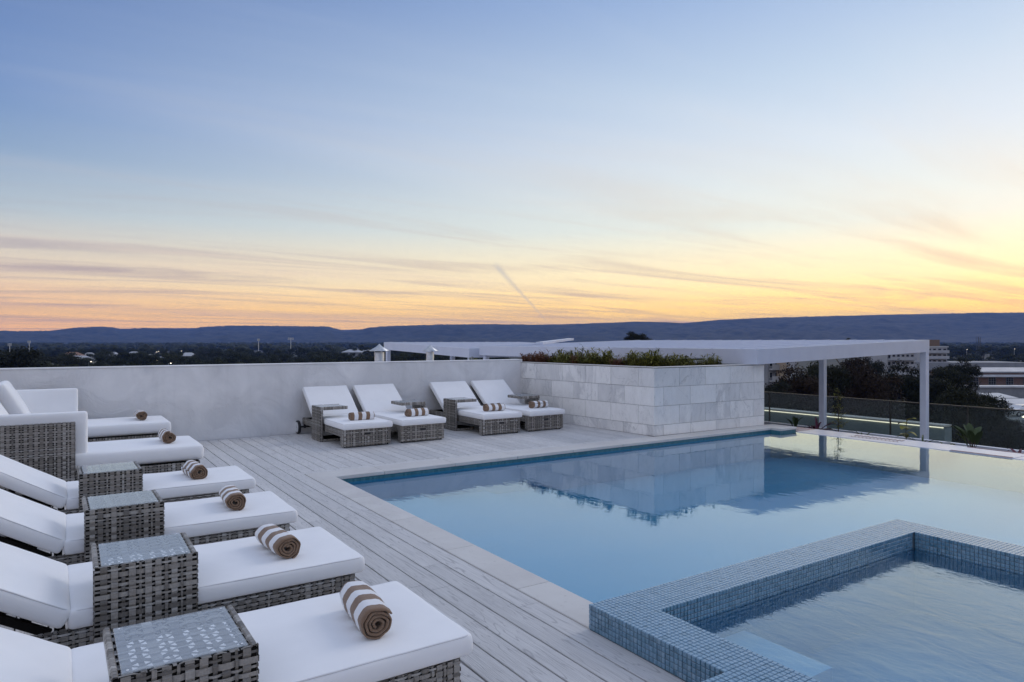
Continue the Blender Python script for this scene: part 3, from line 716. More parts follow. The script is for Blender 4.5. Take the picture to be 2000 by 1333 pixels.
def make_table(split):
    """C shaped side table: upright facing -y at y=0, top and foot reaching to +y"""
    t = empty('side_table'); w, d, h, k = .40, .40, .50, .04
    cb = MB(); cb.box(-w/2+.004, .004, .004, w/2-.004, k-.004, h-.006); cb.box(-w/2+.004, k-.0035, h-.042, -w/2+.028, d-.004, h-.010); cb.box(w/2-.028, k-.0035, h-.042, w/2-.004, d-.004, h-.010); cb.box(-w/2+.0285, d-.03, h-.042, w/2-.0285, d-.004, h-.010); cb.box(-w/2+.004, k-.0035, .004, w/2-.004, d-.06, .036)
    cb.build('frame', DARK, t)
    panel(t, 'side_panel', (-w/2, 0, 0), X_, Z_, w, h, split)
    panel(t, 'inner_panel', (w/2, k, .04), NX, Z_, w, h-.085)
    panel(t, 'table_top', (-w/2, 0, h-.006), X_, Y_, w, d, split, seed=1, scale=1.15, vg=.0165, hg=.0125)
    for s in (-1, 1):
        if s > 0: panel(t, 'edge_panel', (w/2, 0, 0), Y_, Z_, k, h, vp=[.013, .008, .011], vg=.003)
        else: panel(t, 'edge_panel', (-w/2, k, 0), NY, Z_, k, h, vp=[.013, .008, .011], vg=.003)
        b = MB(); y = .002                                       # strands wrapped round the short edges
        while y < d-.012:
            ww = rnd.uniform(.017, .023); x0 = s*(w/2-.009)
            pts = [(x0-s*.010, h-.004), (x0-s*.006, h+.003), (x0+s*.005, h+.0045), (x0+s*.011, h-.004), (x0+s*.0115, h-.022), (x0+s*.009, h-.043)]
            vs = []
            for (a, z) in pts: vs += [(a, y, z), (a, y+ww, z)]
            b.add(vs, [(2*i, 2*i+1, 2*i+3, 2*i+2) if s > 0 else (2*i+2, 2*i+3, 2*i+1, 2*i) for i in range(5)]); y += ww+.002
        b.build('edge_binding', WICK, t)
    panel(t, 'front_edge', (w/2, d, h-.044), NX, Z_, w, .042, vp=[.022, .014], vg=.004, hp=[.012], hg=.003)
    panel(t, 'foot_edge', (w/2, d-.055, 0), NX, Z_, w, .04, vp=[.022, .014], vg=.004, hp=[.012], hg=.003)
    panel(t, 'foot_edge', (w/2, k, 0), Y_, Z_, d-.06-k, .038, vp=[.022, .014], vg=.004, hp=[.011], hg=.003)
    panel(t, 'foot_edge', (-w/2, d-.06, 0), NY, Z_, d-.06-k, .038, vp=[.022, .014], vg=.004, hp=[.011], hg=.003)
    me = boxmesh('glass_top', -w/2+.026, .016, h-.0015, w/2-.026, d-.014, h+.0045, .0015); obj('glass_top', me, TGL, t)
    for sx_ in (-1, 1):
        for sy_ in (.03, d-.03):
            b = MB(); b.lathe([(.004, .0047), (.004, .0052), (.0005, .0055)], 10, (sx_*(w/2-.042), sy_, h)); b.build('glass_pad', mat('clear_pad', (.8, .82, .84), .3), t)
    return t
PIPE = M_cloth('cushion_piping', (.66, .66, .68), (.72, .72, .74))
def piping(lx, ly, z, r, par, dx=0.0, rad=.0032):
    """sewn cord round the upper edge of a cushion"""
    P = []; hx, hy = lx/2-r*.30, ly/2-r*.30; c = r*1.6
    for (sx_, sy_, a0) in ((1, 1, 0), (-1, 1, 90), (-1, -1, 180), (1, -1, 270)):
        for q in range(5):
            a = R(a0+q*22.5); P.append((dx+sx_*(hx-c)+math.cos(a)*c, sy_*(hy-c)+math.sin(a)*c))
    F = []
    for i in range(len(P)):
        a, b_ = P[i], P[(i+1) % len(P)]; n = max(1, int(math.hypot(b_[0]-a[0], b_[1]-a[1])/.06))
        for q in range(n):
            x, y = a[0]+(b_[0]-a[0])*q/n, a[1]+(b_[1]-a[1])*q/n
            F.append((x, y, z+mnoise.noise(Vector((x*9, y*9, lx)))*.0022))
    b = MB(); F.append(F[0]); b.tube(F, rad, 6, False); return b.build('piping', PIPE, par, True)
def make_lounger(ang, wheels, handle):
    t = empty('sun_lounger'); HW = .345; BL = 1.86; SL = 1.27; z0, z1 = .018, .245
    # foot box
    cb = MB(); cb.box(-.10, -HW+.004, z0, -.004, HW-.004, z1-.004)
    for s in (-1, 1):
        cb.box(-BL, s*HW-.004*s if s < 0 else HW-.036, .155, -.1005, -HW+.036 if s < 0 else HW-.004, z1-.004)
    cb.box(-.5, -HW+.04, .20, -.47, HW-.04, .235); cb.box(-1.3, -HW+.04, .20, -1.26, HW-.04, .235); cb.box(-BL, -HW+.004, .15, -BL+.05, HW-.004, z1-.004)
    cb.build('frame', DARK, t)
    panel(t, 'foot_panel', (0, -HW, z0), Y_, Z_, 2*HW, z1-z0, scale=1.25)
    for s in (-1, 1):
        if s < 0:
            panel(t, 'leg_panel', (-.105, -HW, z0), X_, Z_, .105, z1-z0, vp=[.024, .010, .022], vg=.006)
            panel(t, 'side_rail', (-BL, -HW, .15), X_, Z_, BL-.105, .095, vp=[.026, .012, .018, .026, .010], hp=[.015, .008, .013], hg=.006)
        else:
            panel(t, 'leg_panel', (0, HW, z0), NX, Z_, .105, z1-z0, vp=[.024, .010, .022], vg=.006)
            panel(t, 'side_rail', (-.105, HW, .15), NX, Z_, BL-.105, .095, vp=[.026, .012, .018, .026, .010], hp=[.015, .008, .013], hg=.006)
        panel(t, 'rail_top', (-BL, s*HW-(.035 if s > 0 else 0), z1), X_, Y_, BL, .035, vp=[.024, .013], vg=.007, hp=[.012, .010], hg=.006)
    panel(t, 'rail_top', (-.10, -HW, z1), X_, Y_, .10, 2*HW, vp=[.024, .013], vg=.007, hp=[.018, .010])
    b = MB()
    for q in range(13): b.box(-.15-q*.09, -HW+.02, z1-.018, -.15-q*.09+.05, HW-.02, z1-.008)
    b.build('slat', DARK, t)
    if handle:
        me = boxmesh('pull_handle', .0035, -.045, .165, .008, .045, .195, .002); obj('pull_handle', me, BLACK, t)
    for s in (-1, 1):                                             # short feet and rear legs
        b = MB(); b.lathe([(.012, 0), (.012, z0+.004)], 10, (-.04, s*(HW-.03), 0)); b.build('foot', BLACK, t)
        if not wheels:
            b = MB(); b.box(-BL+.04, s*HW-.03, .0, -BL+.09, s*HW+.0 if s > 0 else s*HW+.03-.03+.03, .155) if False else b.box(-BL+.04, min(s*HW, s*HW-s*.04), 0, -BL+.09, max(s*HW, s*HW-s*.04), .152); b.build('leg', DARK, t)
    if wheels:
        for s in (-1, 1):
            wh = empty('wheel'); wh.parent = t; wh.location = (-BL+.05, s*(HW+.085), .108); wh.rotation_euler = (R(90), 0, 0)
            b = MB(); b.lathe([(.082, -.02), (.100, -.02), (.105, -.012), (.105, .012), (.100, .02), (.082, .02), (.082, -.02)], 32); b.build('tyre', BLACK, wh, True)
            b = MB(); b.lathe([(.0005, -.019), (.02, -.0195), (.03, -.0175), (.084, -.0185), (.084, .0185), (.03, .0175), (.02, .0195), (.0005, .019)], 32); b.build('rim', GREYM, wh)
            b = MB(); b.lathe([(.012, -.024), (.012, .024), (.001, .024)], 12); b.build('hub_cap', ALU, wh)
        b = MB(); b.tube([(-BL+.05, -HW-.085, .108), (-BL+.05, HW+.085, .108)], .012, 8); b.box(-BL+.04, -HW+.005, .09, -BL+.08, -HW+.03, .16); b.box(-BL+.04, HW-.03, .09, -BL+.08, HW-.005, .16); b.build('axle', BLACK, t)
    me = rounded('seat_cushion', SL+.035,   .715, .085, .019, (44, 26, 6), .007, .0052, rnd.random()*9); o = obj('seat_cushion', me, CUSH, t, (-SL/2+.0175+.018, 0, z1+.004)); piping(SL+.035, .715, .085-.0055, .019, o)
    BKL = .70
    me = rounded('back_cushion', BKL, .715, .085, .019, (30, 26, 6), .009, .0055, rnd.random()*9)
    for v in me.vertices: v.co.x -= BKL/2; v.co.z -= .085
    o = obj('back_cushion', me, CUSH, t, (-SL+.034, 0, z1+.087)); o.rotation_euler = (0, ang, 0); piping(BKL, .715, -.0055, .019, o, -BKL/2)
    fr = MB()
    fr.box(-.72, -HW+.03, -.128, -.0, -HW+.055, -.095); fr.box(-.72, HW-.055, -.128, -.0, HW-.03, -.095); fr.box(-.72, -HW+.0555, -.128, -.68, HW-.0555, -.095)
    for q in range(6): fr.box(-.62+q*.10, -HW+.0555, -.115, -.58+q*.10, HW-.0555, -.100)
    f = fr.build('backrest_frame', DARK, t, loc=(-SL+.012, 0, z1+.089)); f.rotation_euler = (0, ang, 0)
    return t
def towel_mesh(seed, turns=3.6, Rr=.071, Ln=.350):
    r_ = random.Random(seed); n = 96; b = MB(); thk = .0096; sq = r_.uniform(.88, .97); ph = r_.uniform(0, 6)
    sec = 16; prof = []
    for i in range(n+1):
        t = i/n; a = t*turns*2*math.pi+ph; r = .012+(Rr-.012-.004)*t
        w = 1+.05*math.sin(3*a+ph)+.03*math.sin(7*a)
        prof.append((r*math.cos(a)*w, r*math.sin(a)*w*sq, a))
    for s in range(sec+1):
        x = Ln*s/sec; end = max(0, 1-min(s, sec-s)/1.5)*.004
        for i, (cy_, cz, a) in enumerate(prof):
            t = i/n; wob = .0022*mnoise.noise(Vector((x*9, math.cos(a)*2, seed+a*.3)))
            dx = (mnoise.noise(Vector((a*1.3, seed, 5)))*.006+(1-t)*.004) if s in (0, sec) else 0
            for sg in (1, -1):
                rr = math.hypot(cy_, cz)+wob+sg*thk/2-end*(sg > 0)*(t > .7)
                yy, zz = math.cos(math.atan2(cz, cy_))*rr, math.sin(math.atan2(cz, cy_))*rr
                zz = max(zz, -Rr*.80)
                b.v.append((x+(dx if s == 0 else -dx), yy, zz))
    m = (n+1)*2
    for s in range(sec):
        for i in range(n):
            A, B2 = s*m+i*2, (s+1)*m+i*2
            b.f.append((A, A+2, B2+2, B2)[::-1]); b.f.append((A+1, B2+1, B2+3, A+3)[::-1])
        A, B2 = s*m+n*2, (s+1)*m+n*2; b.f.append((A, A+1, B2+1, B2)); A, B2 = s*m, (s+1)*m; b.f.append((A, B2, B2+1, A+1))
    for s in (0, sec):
        for i in range(n):
            A = s*m+i*2; f = (A, A+1, A+3, A+2); b.f.append(f if s else f[::-1])
    me = b.mesh('towel', True); zmin = min(v.co.z for v in me.vertices)
    for v in me.vertices: v.co.z -= zmin
    me.materials.append(TOWEL); return me
TW = [towel_mesh(i*3+1) for i in range(5)]
# left row, feet to the pool
base_l = make_lounger(R(31), False, False); tb_split = make_table(True)
Lrow = [(1.280, 2.63, 'sun lounger nearest the camera at the bottom edge, white cushion on grey wicker'),
        (1.282, 3.76, 'second sun lounger from the camera in the row on the left'),
        (1.280, 4.94, 'third sun lounger from the camera in the row on the left'),
        (1.295, 6.19, 'fourth sun lounger from the camera, next to the wicker daybed panel')]
Tl = ['wicker side table nearest the camera, weave showing clearly through its glass top', 'second nearest wicker side table, at the left edge of the deck',
      'third wicker side table from the camera in the left row', 'farthest wicker side table of the left row, right below the daybed panel']
TLw = ['rolled brown and white striped towel nearest the camera', 'rolled striped towel on the second lounger from the camera', 'rolled striped towel on the third lounger from the camera', 'rolled striped towel on the fourth lounger from the camera']
for i, (x, y, lab) in enumerate(Lrow):
    o = base_l if i == 0 else copy_tree(base_l); o.location = (x, y, 0); o.rotation_euler = (0, 0, R([0, .6, -.5, .4][i])); tag(o, lab, 'sun lounger', 'loungers in the row on the left')
    t = tb_split if i == 0 else copy_tree(tb_split); t.location = (.325, y-.345-.047, 0); t.rotation_euler = (0, 0, R([0, -.8, .5, .8][i])); tag(t, Tl[i], 'side table', 'wicker side tables of the left row')
    w = obj('towel', TW[i % 5], None, None, ((1.0, .985, .975, .955)[i], y-.185+(-.03, -.02, .0, .0)[i], .337)); w.rotation_euler = (0, 0, R(90+[-6, 5, -3, 4][i])); tag(w, TLw[i], 'towel', 'towels on the left loungers')
# far row along the wall, feet to the pool
base_f = make_lounger(R(36), True, True); tb_j = make_table(False)
FX = [3.565, 4.415, 5.775, 6.64]
Fl = ['leftmost of the four sun loungers standing along the stucco wall', 'second from the left of the four loungers along the stucco wall',
      'third from the left of the four loungers along the stucco wall', 'rightmost lounger along the wall, beside the tiled planter']
FT = ['wicker side table with its upright on the left of the leftmost wall lounger', 'wicker side table reaching from the right over the second wall lounger',
      'wicker side table with its upright on the left of the third wall lounger', 'wicker side table in front of the tiled planter, right of the last lounger']
FTw = ['rolled striped towel on the leftmost wall lounger', 'rolled striped towel on the second wall lounger', 'rolled striped towel on the third wall lounger', 'rolled striped towel on the wall lounger beside the planter']
for i, x in enumerate(FX):
    o = base_f if i == 0 else copy_tree(base_f); o.location = (x, 8.985, 0); o.rotation_euler = (0, 0, R(-90+[0, .8, -.6, .5][i])); tag(o, Fl[i], 'sun lounger', 'loungers along the wall')
    t = tb_j if i == 0 else copy_tree(tb_j)
    if i % 2 == 0: t.location = (x-.345-.075, 9.93, 0); t.rotation_euler = (0, 0, R(-90))
    else: t.location = (x+.345+.075, 9.95, 0); t.rotation_euler = (0, 0, R(90))
    tag(t, FT[i], 'side table', 'wicker side tables along the wall')
    w = obj('towel', TW[(i+2) % 5], None, None, (x-.14+(.0, .03, .02, .05)[i], 9.30, .337)); w.rotation_euler = (0, 0, R([1, 6, -3, 3][i])); tag(w, FTw[i], 'towel', 'towels on the wall loungers')
# pair of daybeds in the far left corner
def daybed(y0, y1, arm_low, label):
    t = empty('daybed', (0, y0, 0)); tag(t, label, 'daybed', 'pair of daybeds by the wall'); wd = y1-y0
    zb, zs = .27, .42
    cb = MB(); cb.box(-1.0, .004, .06, 1.17, wd-.004, zb-.004); cb.build('base_frame', DARK, t)
    ya = -.004 if arm_low else wd-.066
    cb = MB(); cb.box(-1.0, ya+.004, .02, .12, ya+.066, .715); cb.build('arm_frame', DARK, t)
    panel(t, 'arm_panel', (-1.0, ya, .02), X_, Z_, 1.125, .70); panel(t, 'arm_panel', (.125, ya+.07, .02), NX, Z_, 1.125, .70)
    panel(t, 'arm_edge', (.125, ya, .02), Y_, Z_, .07, .70, vp=[.02, .01, .016], vg=.005); panel(t, 'arm_top', (-1.0, ya, .72), X_, Y_, 1.125, .07, hp=[.02, .01, .016], hg=.005)
    panel(t, 'base_panel', (.13, 0, .05), X_, Z_, 1.04, .22); panel(t, 'base_panel', (1.17, 0, .05), Y_, Z_, wd, .22); panel(t, 'base_panel', (1.17, wd, .05), NX, Z_, 1.04, .22)
    me = rounded('seat_cushion', 1.62, wd-.10, .15, .035, (30, 20, 6), .012, .004, y0)
    obj('seat_cushion', me, CUSH, t, (.405, wd/2+(.02 if not arm_low else -.0), zb+.003))
    # cushion against the arm, standing above and beyond the wicker
    me = rounded('arm_cushion', 1.18, .55, .105, .026, (26, 16, 5), .008, .005, y0+3)
    ac = obj('arm_cushion', me, CUSH, t)
    if arm_low: ac.rotation_euler = (R(-96), 0, 0); ac.location = (-.365, .095, .535)
    else: ac.rotation_euler = (R(82), 0, 0); ac.location = (-.38, wd-.09, .56)
    cb = MB(); cb.box(-1.06, .0, .02, -1.0, wd, .78); cb.build('back_frame', DARK, t); panel(t, 'back_panel', (-1.0, wd, .02), NY, Z_, wd, .76)
    me = rounded('back_cushion', .58, wd-.24, .15, .05, (16, 20, 6), .02, .008, y0+5)
    bc = obj('back_cushion', me, CUSH, t, (-.52, wd/2, .66)); bc.rotation_euler = (0, R(62), 0)
    for sx_ in (-.95, 1.1):
        for sy_ in (.06, wd-.06):
            b = MB(); b.lathe([(.02, 0), (.02, .07)], 10, (sx_, sy_, 0)); b.build('foot', BLACK, t)
    return t
daybed(7.35, 8.30, True, 'wicker daybed whose tall woven arm panel faces the camera')
daybed(9.72, 10.72, False, 'wicker daybed against the stucco wall in the far left corner')
for (x, y, i, lab) in ((.93, 7.60, 4, 'rolled striped towel on the daybed nearer the camera'), (.90, 10.02, 1, 'rolled striped towel on the daybed against the wall')):
    w = obj('towel', TW[i], None, None, (x, y, .432)); w.rotation_euler = (0, 0, R(91)); tag(w, lab, 'towel', 'towels on the daybeds')

# ------------------------------------------------------------------ plants
LEAFG = M_leaf('planter_leaf_green', (.09, .10, .018), (.27, .25, .05)); LEAFR = M_leaf('planter_leaf_red', (.10, .035, .022), (.22, .09, .035)); LEAFD = M_leaf('leaf_dark', (.03, .05, .02), (.07, .10, .04))
LEAFP = M_leaf('leaf_purple', (.07, .018, .035), (.13, .03, .06)); LEAFY = M_leaf('leaf_yellow', (.18, .16, .03), (.10, .12, .03)); STEM = mat('stem', (.06, .045, .03), .8)
def blade(b, base, az, tilt, ln, wd, droop=.5, n=5, fold=.2):
    """one leaf: a curved, keeled strip from base"""
    d = Vector((math.cos(az), math.sin(az), 0)); sdv = Vector((-math.sin(az), math.cos(az), 0)); p = Vector(base); vs = []; a = tilt
    for i in range(n+1):
        t = i/n; w = wd*max(.04, math.sin(math.pi*min(1, t*.9+.08))**.8)
        up = Vector((0, 0, 1))*w*fold
        vs += [p-sdv*w/2+up, p, p+sdv*w/2+up]
        p = p+(d*math.cos(a)+Vector((0, 0, 1))*math.sin(a))*ln/n; a -= droop/n*1.6
    fs = []
    for i in range(n):
        for k in (0, 1): fs.append((i*3+k, i*3+k+1, i*3+k+4, i*3+k+3))
    b.add(vs, fs)
def shrub_mesh(seed, ht, rad, nst, lpers, ll, lw):
    r_ = random.Random(seed); lv = MB(); st = MB()
    for i in range(nst):
        a = r_.uniform(0, 6.28); q = r_.uniform(.1, 1)*rad; top = Vector((math.cos(a)*q, math.sin(a)*q, ht*r_.uniform(.45, 1.0))); b0 = Vector((math.cos(a)*q*.4, math.sin(a)*q*.4, 0))
        mid = (b0+top)/2+Vector((r_.uniform(-.02, .02), r_.uniform(-.02, .02), .02)); st.tube([b0, mid, top], [.004, .003, .0015], 4, False)
        for k in range(lpers):
            t = r_.uniform(.15, 1); p = b0.lerp(mid, t*2) if t < .5 else mid.lerp(top, t*2-1)
            blade(lv, p, r_.uniform(0, 6.28), r_.uniform(-.1, 1.1), ll*r_.uniform(.6, 1.2), lw*r_.uniform(.7, 1.2), r_.uniform(.3, 1.0), 3)
    return lv.mesh('foliage'), st.mesh('stem')
SH = {}
for kname, m, args in (('g', LEAFG, (.33, .20, 22, 17, .095, .022)), ('o', LEAFG, (.37, .18, 16, 17, .105, .021)), ('r', LEAFR, (.28, .18, 22, 16, .10, .015)), ('t', LEAFD, (.46, .06, 4, 16, .08, .016))):
    SH[kname] = []
    for s in range(2):
        f, st = shrub_mesh(11*len(SH)+s*5+3, *args); f.materials.append(m); st.materials.append(STEM); SH[kname].append((f, st))
def put_shrub(kind, x, y, z, s, label, group):
    f, st = SH[kind][rnd.randrange(2)]; t = empty('planter_shrub', (x, y, z), rnd.uniform(0, 6.28)); t.scale = (s, s, s)
    obj('foliage', f, None, t); obj('stem', st, None, t); tag(t, label, 'shrub', group)
pdirv = (PB-PA).normalized()
for i in range(16):                                              # along the side facing the loungers
    t = (i+.5)/16; p = PA+Vector((0, .25))+(PB-PA)*t*1.02; r_ = i < 4
    for q in range(2):
        kd = 'r' if (i < 4 or rnd.random() < .12) else rnd.choice('ggoo')
        seg_ = ('near the wall end' if i < 7 else 'in the middle' if i < 11 else 'near the front corner') + (' at the front' if q == 0 else ' at the back'); lab = {'r': 'dark red grassy shrub at the wall end of the tiled planter' if i < 4 else 'reddish shrub among green ones in the tiled planter', 'g': 'bushy olive green shrub in the tiled planter '+seg_, 'o': 'taller loose green shrub in the tiled planter '+seg_}[kd]
        put_shrub(kd, p.x+.27+q*.26+rnd.uniform(-.06, .06), p.y+rnd.uniform(-.08, .08)+(.1 if q else .12), (.95), rnd.uniform(.75, 1.08), lab, {'r': 'red shrubs in the planter, wall end' if i < 4 else 'reddish shrubs in the planter', 'g': 'olive shrubs in the planter', 'o': 'loose green shrubs in the planter'}[kd])
for i in range(12):
    put_shrub('o' if (i > 8 or i % 3 == 1) else 'g', 7.95+i*.14+rnd.uniform(-.04, .04), 7.86+rnd.uniform(-.05, .1), .93, rnd.uniform(.75, 1.05)*(1-.02*i), 'taller loose green shrub by the black pipe of the planter' if i > 8 else 'tall loose shrub behind the pool side rim of the planter' if i % 3 == 1 else 'bushy olive green shrub behind the pool side rim of the planter', 'olive shrubs in the planter' if not (i > 8 or i % 3 == 1) else 'loose green shrubs in the planter')
for i, (x, y) in enumerate(((7.95, 8.9), (7.9, 9.6), (8.3, 8.1))): put_shrub('t', x, y, .93, .9+.1*i, 'slender seed stalk rising above the planter shrubs', 'seed stalks in the planter')
put_shrub('o', 9.35, 7.9, .93, .85, 'sparse wiry shrub near the bare end of the tiled planter', None)
for px, s in ((818, .5), (922, .6)):                            # weeds behind the wall
    k = (px-1000)/FPX; d = 11.5/(-k*SI+CO); put_shrub('o', d*(k*CO+SI), 11.5, .93, s, 'small leafy sprig poking up %s' % ('beside the slimmer flue' if px < 900 else 'behind the wall left of the planter'), None)

tr = empty('planter_trough', (12.1, 0, 0)); tag(tr, 'long white planter trough behind the overflow ledge', 'planter trough')
b = MB(); zt_ = -.26
for (x0, x1) in ((-.55, -.45), (.45, .55)): b.box(x0, 2.2, -1.2, x1, 9.6, zt_)
b.box(-.4495, 2.2, -1.2, .4495, 2.3, zt_); b.box(-.4495, 9.5, -1.2, .4495, 9.6, zt_); b.build('trough_wall', WHITEM, tr)
b = MB(); b.box(-.449, 2.31, -1.19, .449, 9.49, zt_-.12); b.build('soil', bpy.data.materials['soil'], tr)
def tplant(name, px, py_top, label, m, build):
    y, z = onX(px, py_top, 12.1); base = zt_-.121; h = z-base
    t = empty(name, (12.1, y, base)); lv = MB(); st = MB(); build(lv, st, h, random.Random(px)); lv.build('foliage', m, t)
    if st.v: st.build('stem', STEM, t)
    tag(t, label, 'plant')
def strap(nl, wd, ratio=1.0, tilt=(.7, 1.4), droop=1.2):
    def f(lv, st, h, r_):
        for i in range(nl): blade(lv, (r_.uniform(-.02, .02), r_.uniform(-.02, .02), 0), r_.uniform(0, 6.28), r_.uniform(*tilt), h*ratio*r_.uniform(.8, 1.25), wd, droop*r_.uniform(.5, 1.2), 7, .25)
    return f
def paddle(nl, ll, lw):
    def f(lv, st, h, r_):
        for i in range(nl):
            a = r_.uniform(0, 6.28); q = r_.uniform(.03, .13); top = Vector((math.cos(a)*q, math.sin(a)*q, (h-ll*.8)*r_.uniform(.55, 1.0)))
            st.tube([(0, 0, 0), top*.5+Vector((0, 0, .03)), top], [.008, .006, .004], 5, False); blade(lv, top, a, r_.uniform(.9, 1.4), ll*r_.uniform(.8, 1.1), lw, .4, 6, .25)
    return f
def discs(lv, st, h, r_):
    st.tube([(0, 0, 0), (.01, .02, h*.5), (0, 0, h)], [.008, .006, .004], 5, False)
    for i in range(7):
        z = h*(.45+.55*i/6)-.05; blade(lv, (0, 0, z), r_.uniform(0, 6.28), r_.uniform(-.3, .8), .17, .14, .6, 5, .12)
def slim_tree(lv, st, h, r_):
    st.tube([(0, 0, 0), (.01, 0, h*.5), (0, .01, h)], [.012, .009, .003], 6, False)
    for i in range(44):
        z = h*r_.uniform(.18, .98); a = r_.uniform(0, 6.28); q = .26*(1-(z/h)*.75)*r_.uniform(.4, 1); e = Vector((math.cos(a)*q, math.sin(a)*q, z+q*.35)); st.tube([(0, 0, z), e], [.003, .0015], 3, False)
        for k in range(7):
            t = r_.uniform(.3, 1.05); blade(lv, Vector((0, 0, z)).lerp(e, t), r_.uniform(0, 6.28), r_.uniform(-.4, .9), .05, .016, .3, 2)
tplant('bird_of_paradise_plant', 1553, 806, 'paddle leaved green plant just right of the tiled planter', LEAFD, paddle(5, .26, .075))
tplant('cordyline_plant', 1594, 806, 'purple strap leaved plant beside the left pergola post', LEAFP, strap(18, .045))
tplant('slim_tree', 1637, 757, 'slim young tree rising in front of the glass', LEAFG, slim_tree)
tplant('strap_leaf_plant', 1684, 830, 'green strap leaved plant between the pergola posts, above the printed border', LEAFD, strap(16, .032))
tplant('fig_plant', 1771, 818, 'plant with large round leaves left of the right pergola post', LEAFG, discs)
tplant('strap_leaf_plant', 1800, 832, 'dark arching strap leaved plant behind the right pergola post', LEAFD, strap(14, .03))
tplant('croton_plant', 1850, 856, 'yellow green arching plant right of the right pergola post', LEAFY, strap(18, .035, .9))
tplant('croton_plant', 1878, 852, 'low yellow leaved plant beside the paddle leaved clump', LEAFY, strap(16, .04, .9))
tplant('bird_of_paradise_plant', 1902, 826, 'lush paddle leaved clump at the right, in front of the glass', LEAFD, paddle(11, .30, .10))
tplant('cordyline_plant', 1990, 862, 'dark red strap leaved plant at the right edge', LEAFP, strap(18, .045))

# ------------------------------------------------------------------ trees
BARK = M_noise('bark', (.05, .04, .032), (.10, .085, .07), 6, .9)
TL1 = M_leaf('gum_leaf', (.010, .014, .006), (.030, .032, .014), .8); TL2 = M_leaf('brown_leaf', (.016, .010, .006), (.034, .020, .012), .8); TL3 = M_leaf('dark_leaf', (.007, .010, .006), (.018, .022, .012), .8)
def crown_mesh(seed, rx, rz, lobes, per, leaf):
    """leaf sprays on many uneven lobes; crown centred on its middle"""
    r_ = np.random.default_rng(seed); vs = []; fs = []
    for l in range(lobes):
        d = r_.normal(size=3); d /= np.linalg.norm(d); q = r_.uniform(.25, .85)
        c = d*np.array([rx, rx, rz])*q; c[2] += rz*.08; lr = r_.uniform(.20, .40)*rx
        n = int(per*(lr/rx/.3)**2); dd = r_.normal(size=(n, 3)); dd /= np.linalg.norm(dd, axis=1)[:, None]
        dd[:, 2] = np.where(dd[:, 2] < -.3, -dd[:, 2]*.6, dd[:, 2]); rad = lr*r_.uniform(.62, 1.12, n)[:, None]
        p = c+dd*rad*np.array([1, 1, .75])
        a = r_.normal(size=(n, 3)); a -= (a*dd).sum(1)[:, None]*dd*.7; a /= np.linalg.norm(a, axis=1)[:, None]; bvec = np.cross(a, dd+r_.normal(size=(n, 3))*.5); bvec /= np.linalg.norm(bvec, axis=1)[:, None]
        s = leaf*r_.uniform(.5, 1.25, n)[:, None]; o = len(vs)
        q4 = np.stack([p-a*s, p-bvec*s*.55, p+a*s, p+bvec*s*.55], 1).reshape(-1, 3); vs += [tuple(x) for x in q4]; fs += [(o+4*i, o+4*i+1, o+4*i+2, o+4*i+3) for i in range(n)]
    me = bpy.data.meshes.new('crown'); me.from_pydata(vs, [], fs); me.update(); return me
def trunk_mesh(seed, h, r):
    r_ = random.Random(seed); b = MB(); b.tube([(0, 0, 0), (.15, .1, h*.35), (-.1, .1, h*.75)], [r, r*.75, r*.45], 8)
    for i in range(7):
        a = r_.uniform(0, 6.28); z = h*r_.uniform(.4, .75); e = Vector((math.cos(a)*h*.22, math.sin(a)*h*.22, z+h*r_.uniform(.12, .25))); b.tube([(0, .05, z), (e.x*.5, e.y*.5, z+(e.z-z)*.4), e], [r*.35, r*.25, r*.1], 5, False)
    return b.mesh('trunk')
TM1 = M_leaf('canopy_leaf_green', (.026, .034, .018), (.062, .068, .038), .8); TM2 = M_leaf('canopy_leaf_dark', (.018, .025, .015), (.045, .054, .032), .8)
CR = {}
for nm, m, lob, per, leaf in (('near', TL1, 46, 300, .032), ('nearb', TL2, 42, 290, .033), ('neard', TL3, 46, 300, .032), ('mid', TM2, 26, 130, .06), ('midb', TM1, 24, 130, .06)):
    CR[nm] = []
    for s in range(3):
        me = crown_mesh(len(CR)*10+s, 1.0, .8, lob, per, leaf); me.materials.append(m); CR[nm].append(me)
TRK = trunk_mesh(5, 1.0, .035); TRK.materials.append(BARK)
def tree(px, ty, d, wpx, kind, label, group=None, flat=1.0, base=GZ):
    x, y = atd(px, d); zt = EYE-(ty-HOR)*d/FPX; rx = wpx*d/FPX/2; H_ = max(zt-base, 3); rz = min(rx*.85*flat, H_*.46)
    t = empty('tree', (x, y, base)); c = obj('crown', CR[kind][rnd.randrange(3)], None, t, (0, 0, H_-rz*.98)); c.scale = (rx, rx, rz/.8*.92); c.rotation_euler = (0, 0, rnd.uniform(0, 6.28))
    k = obj('trunk', TRK, None, t); k.scale = (H_*.8, H_*.8, H_*.9); tag(t, label, 'tree', group)
g_r = 'dark trees close behind the glass balustrade'
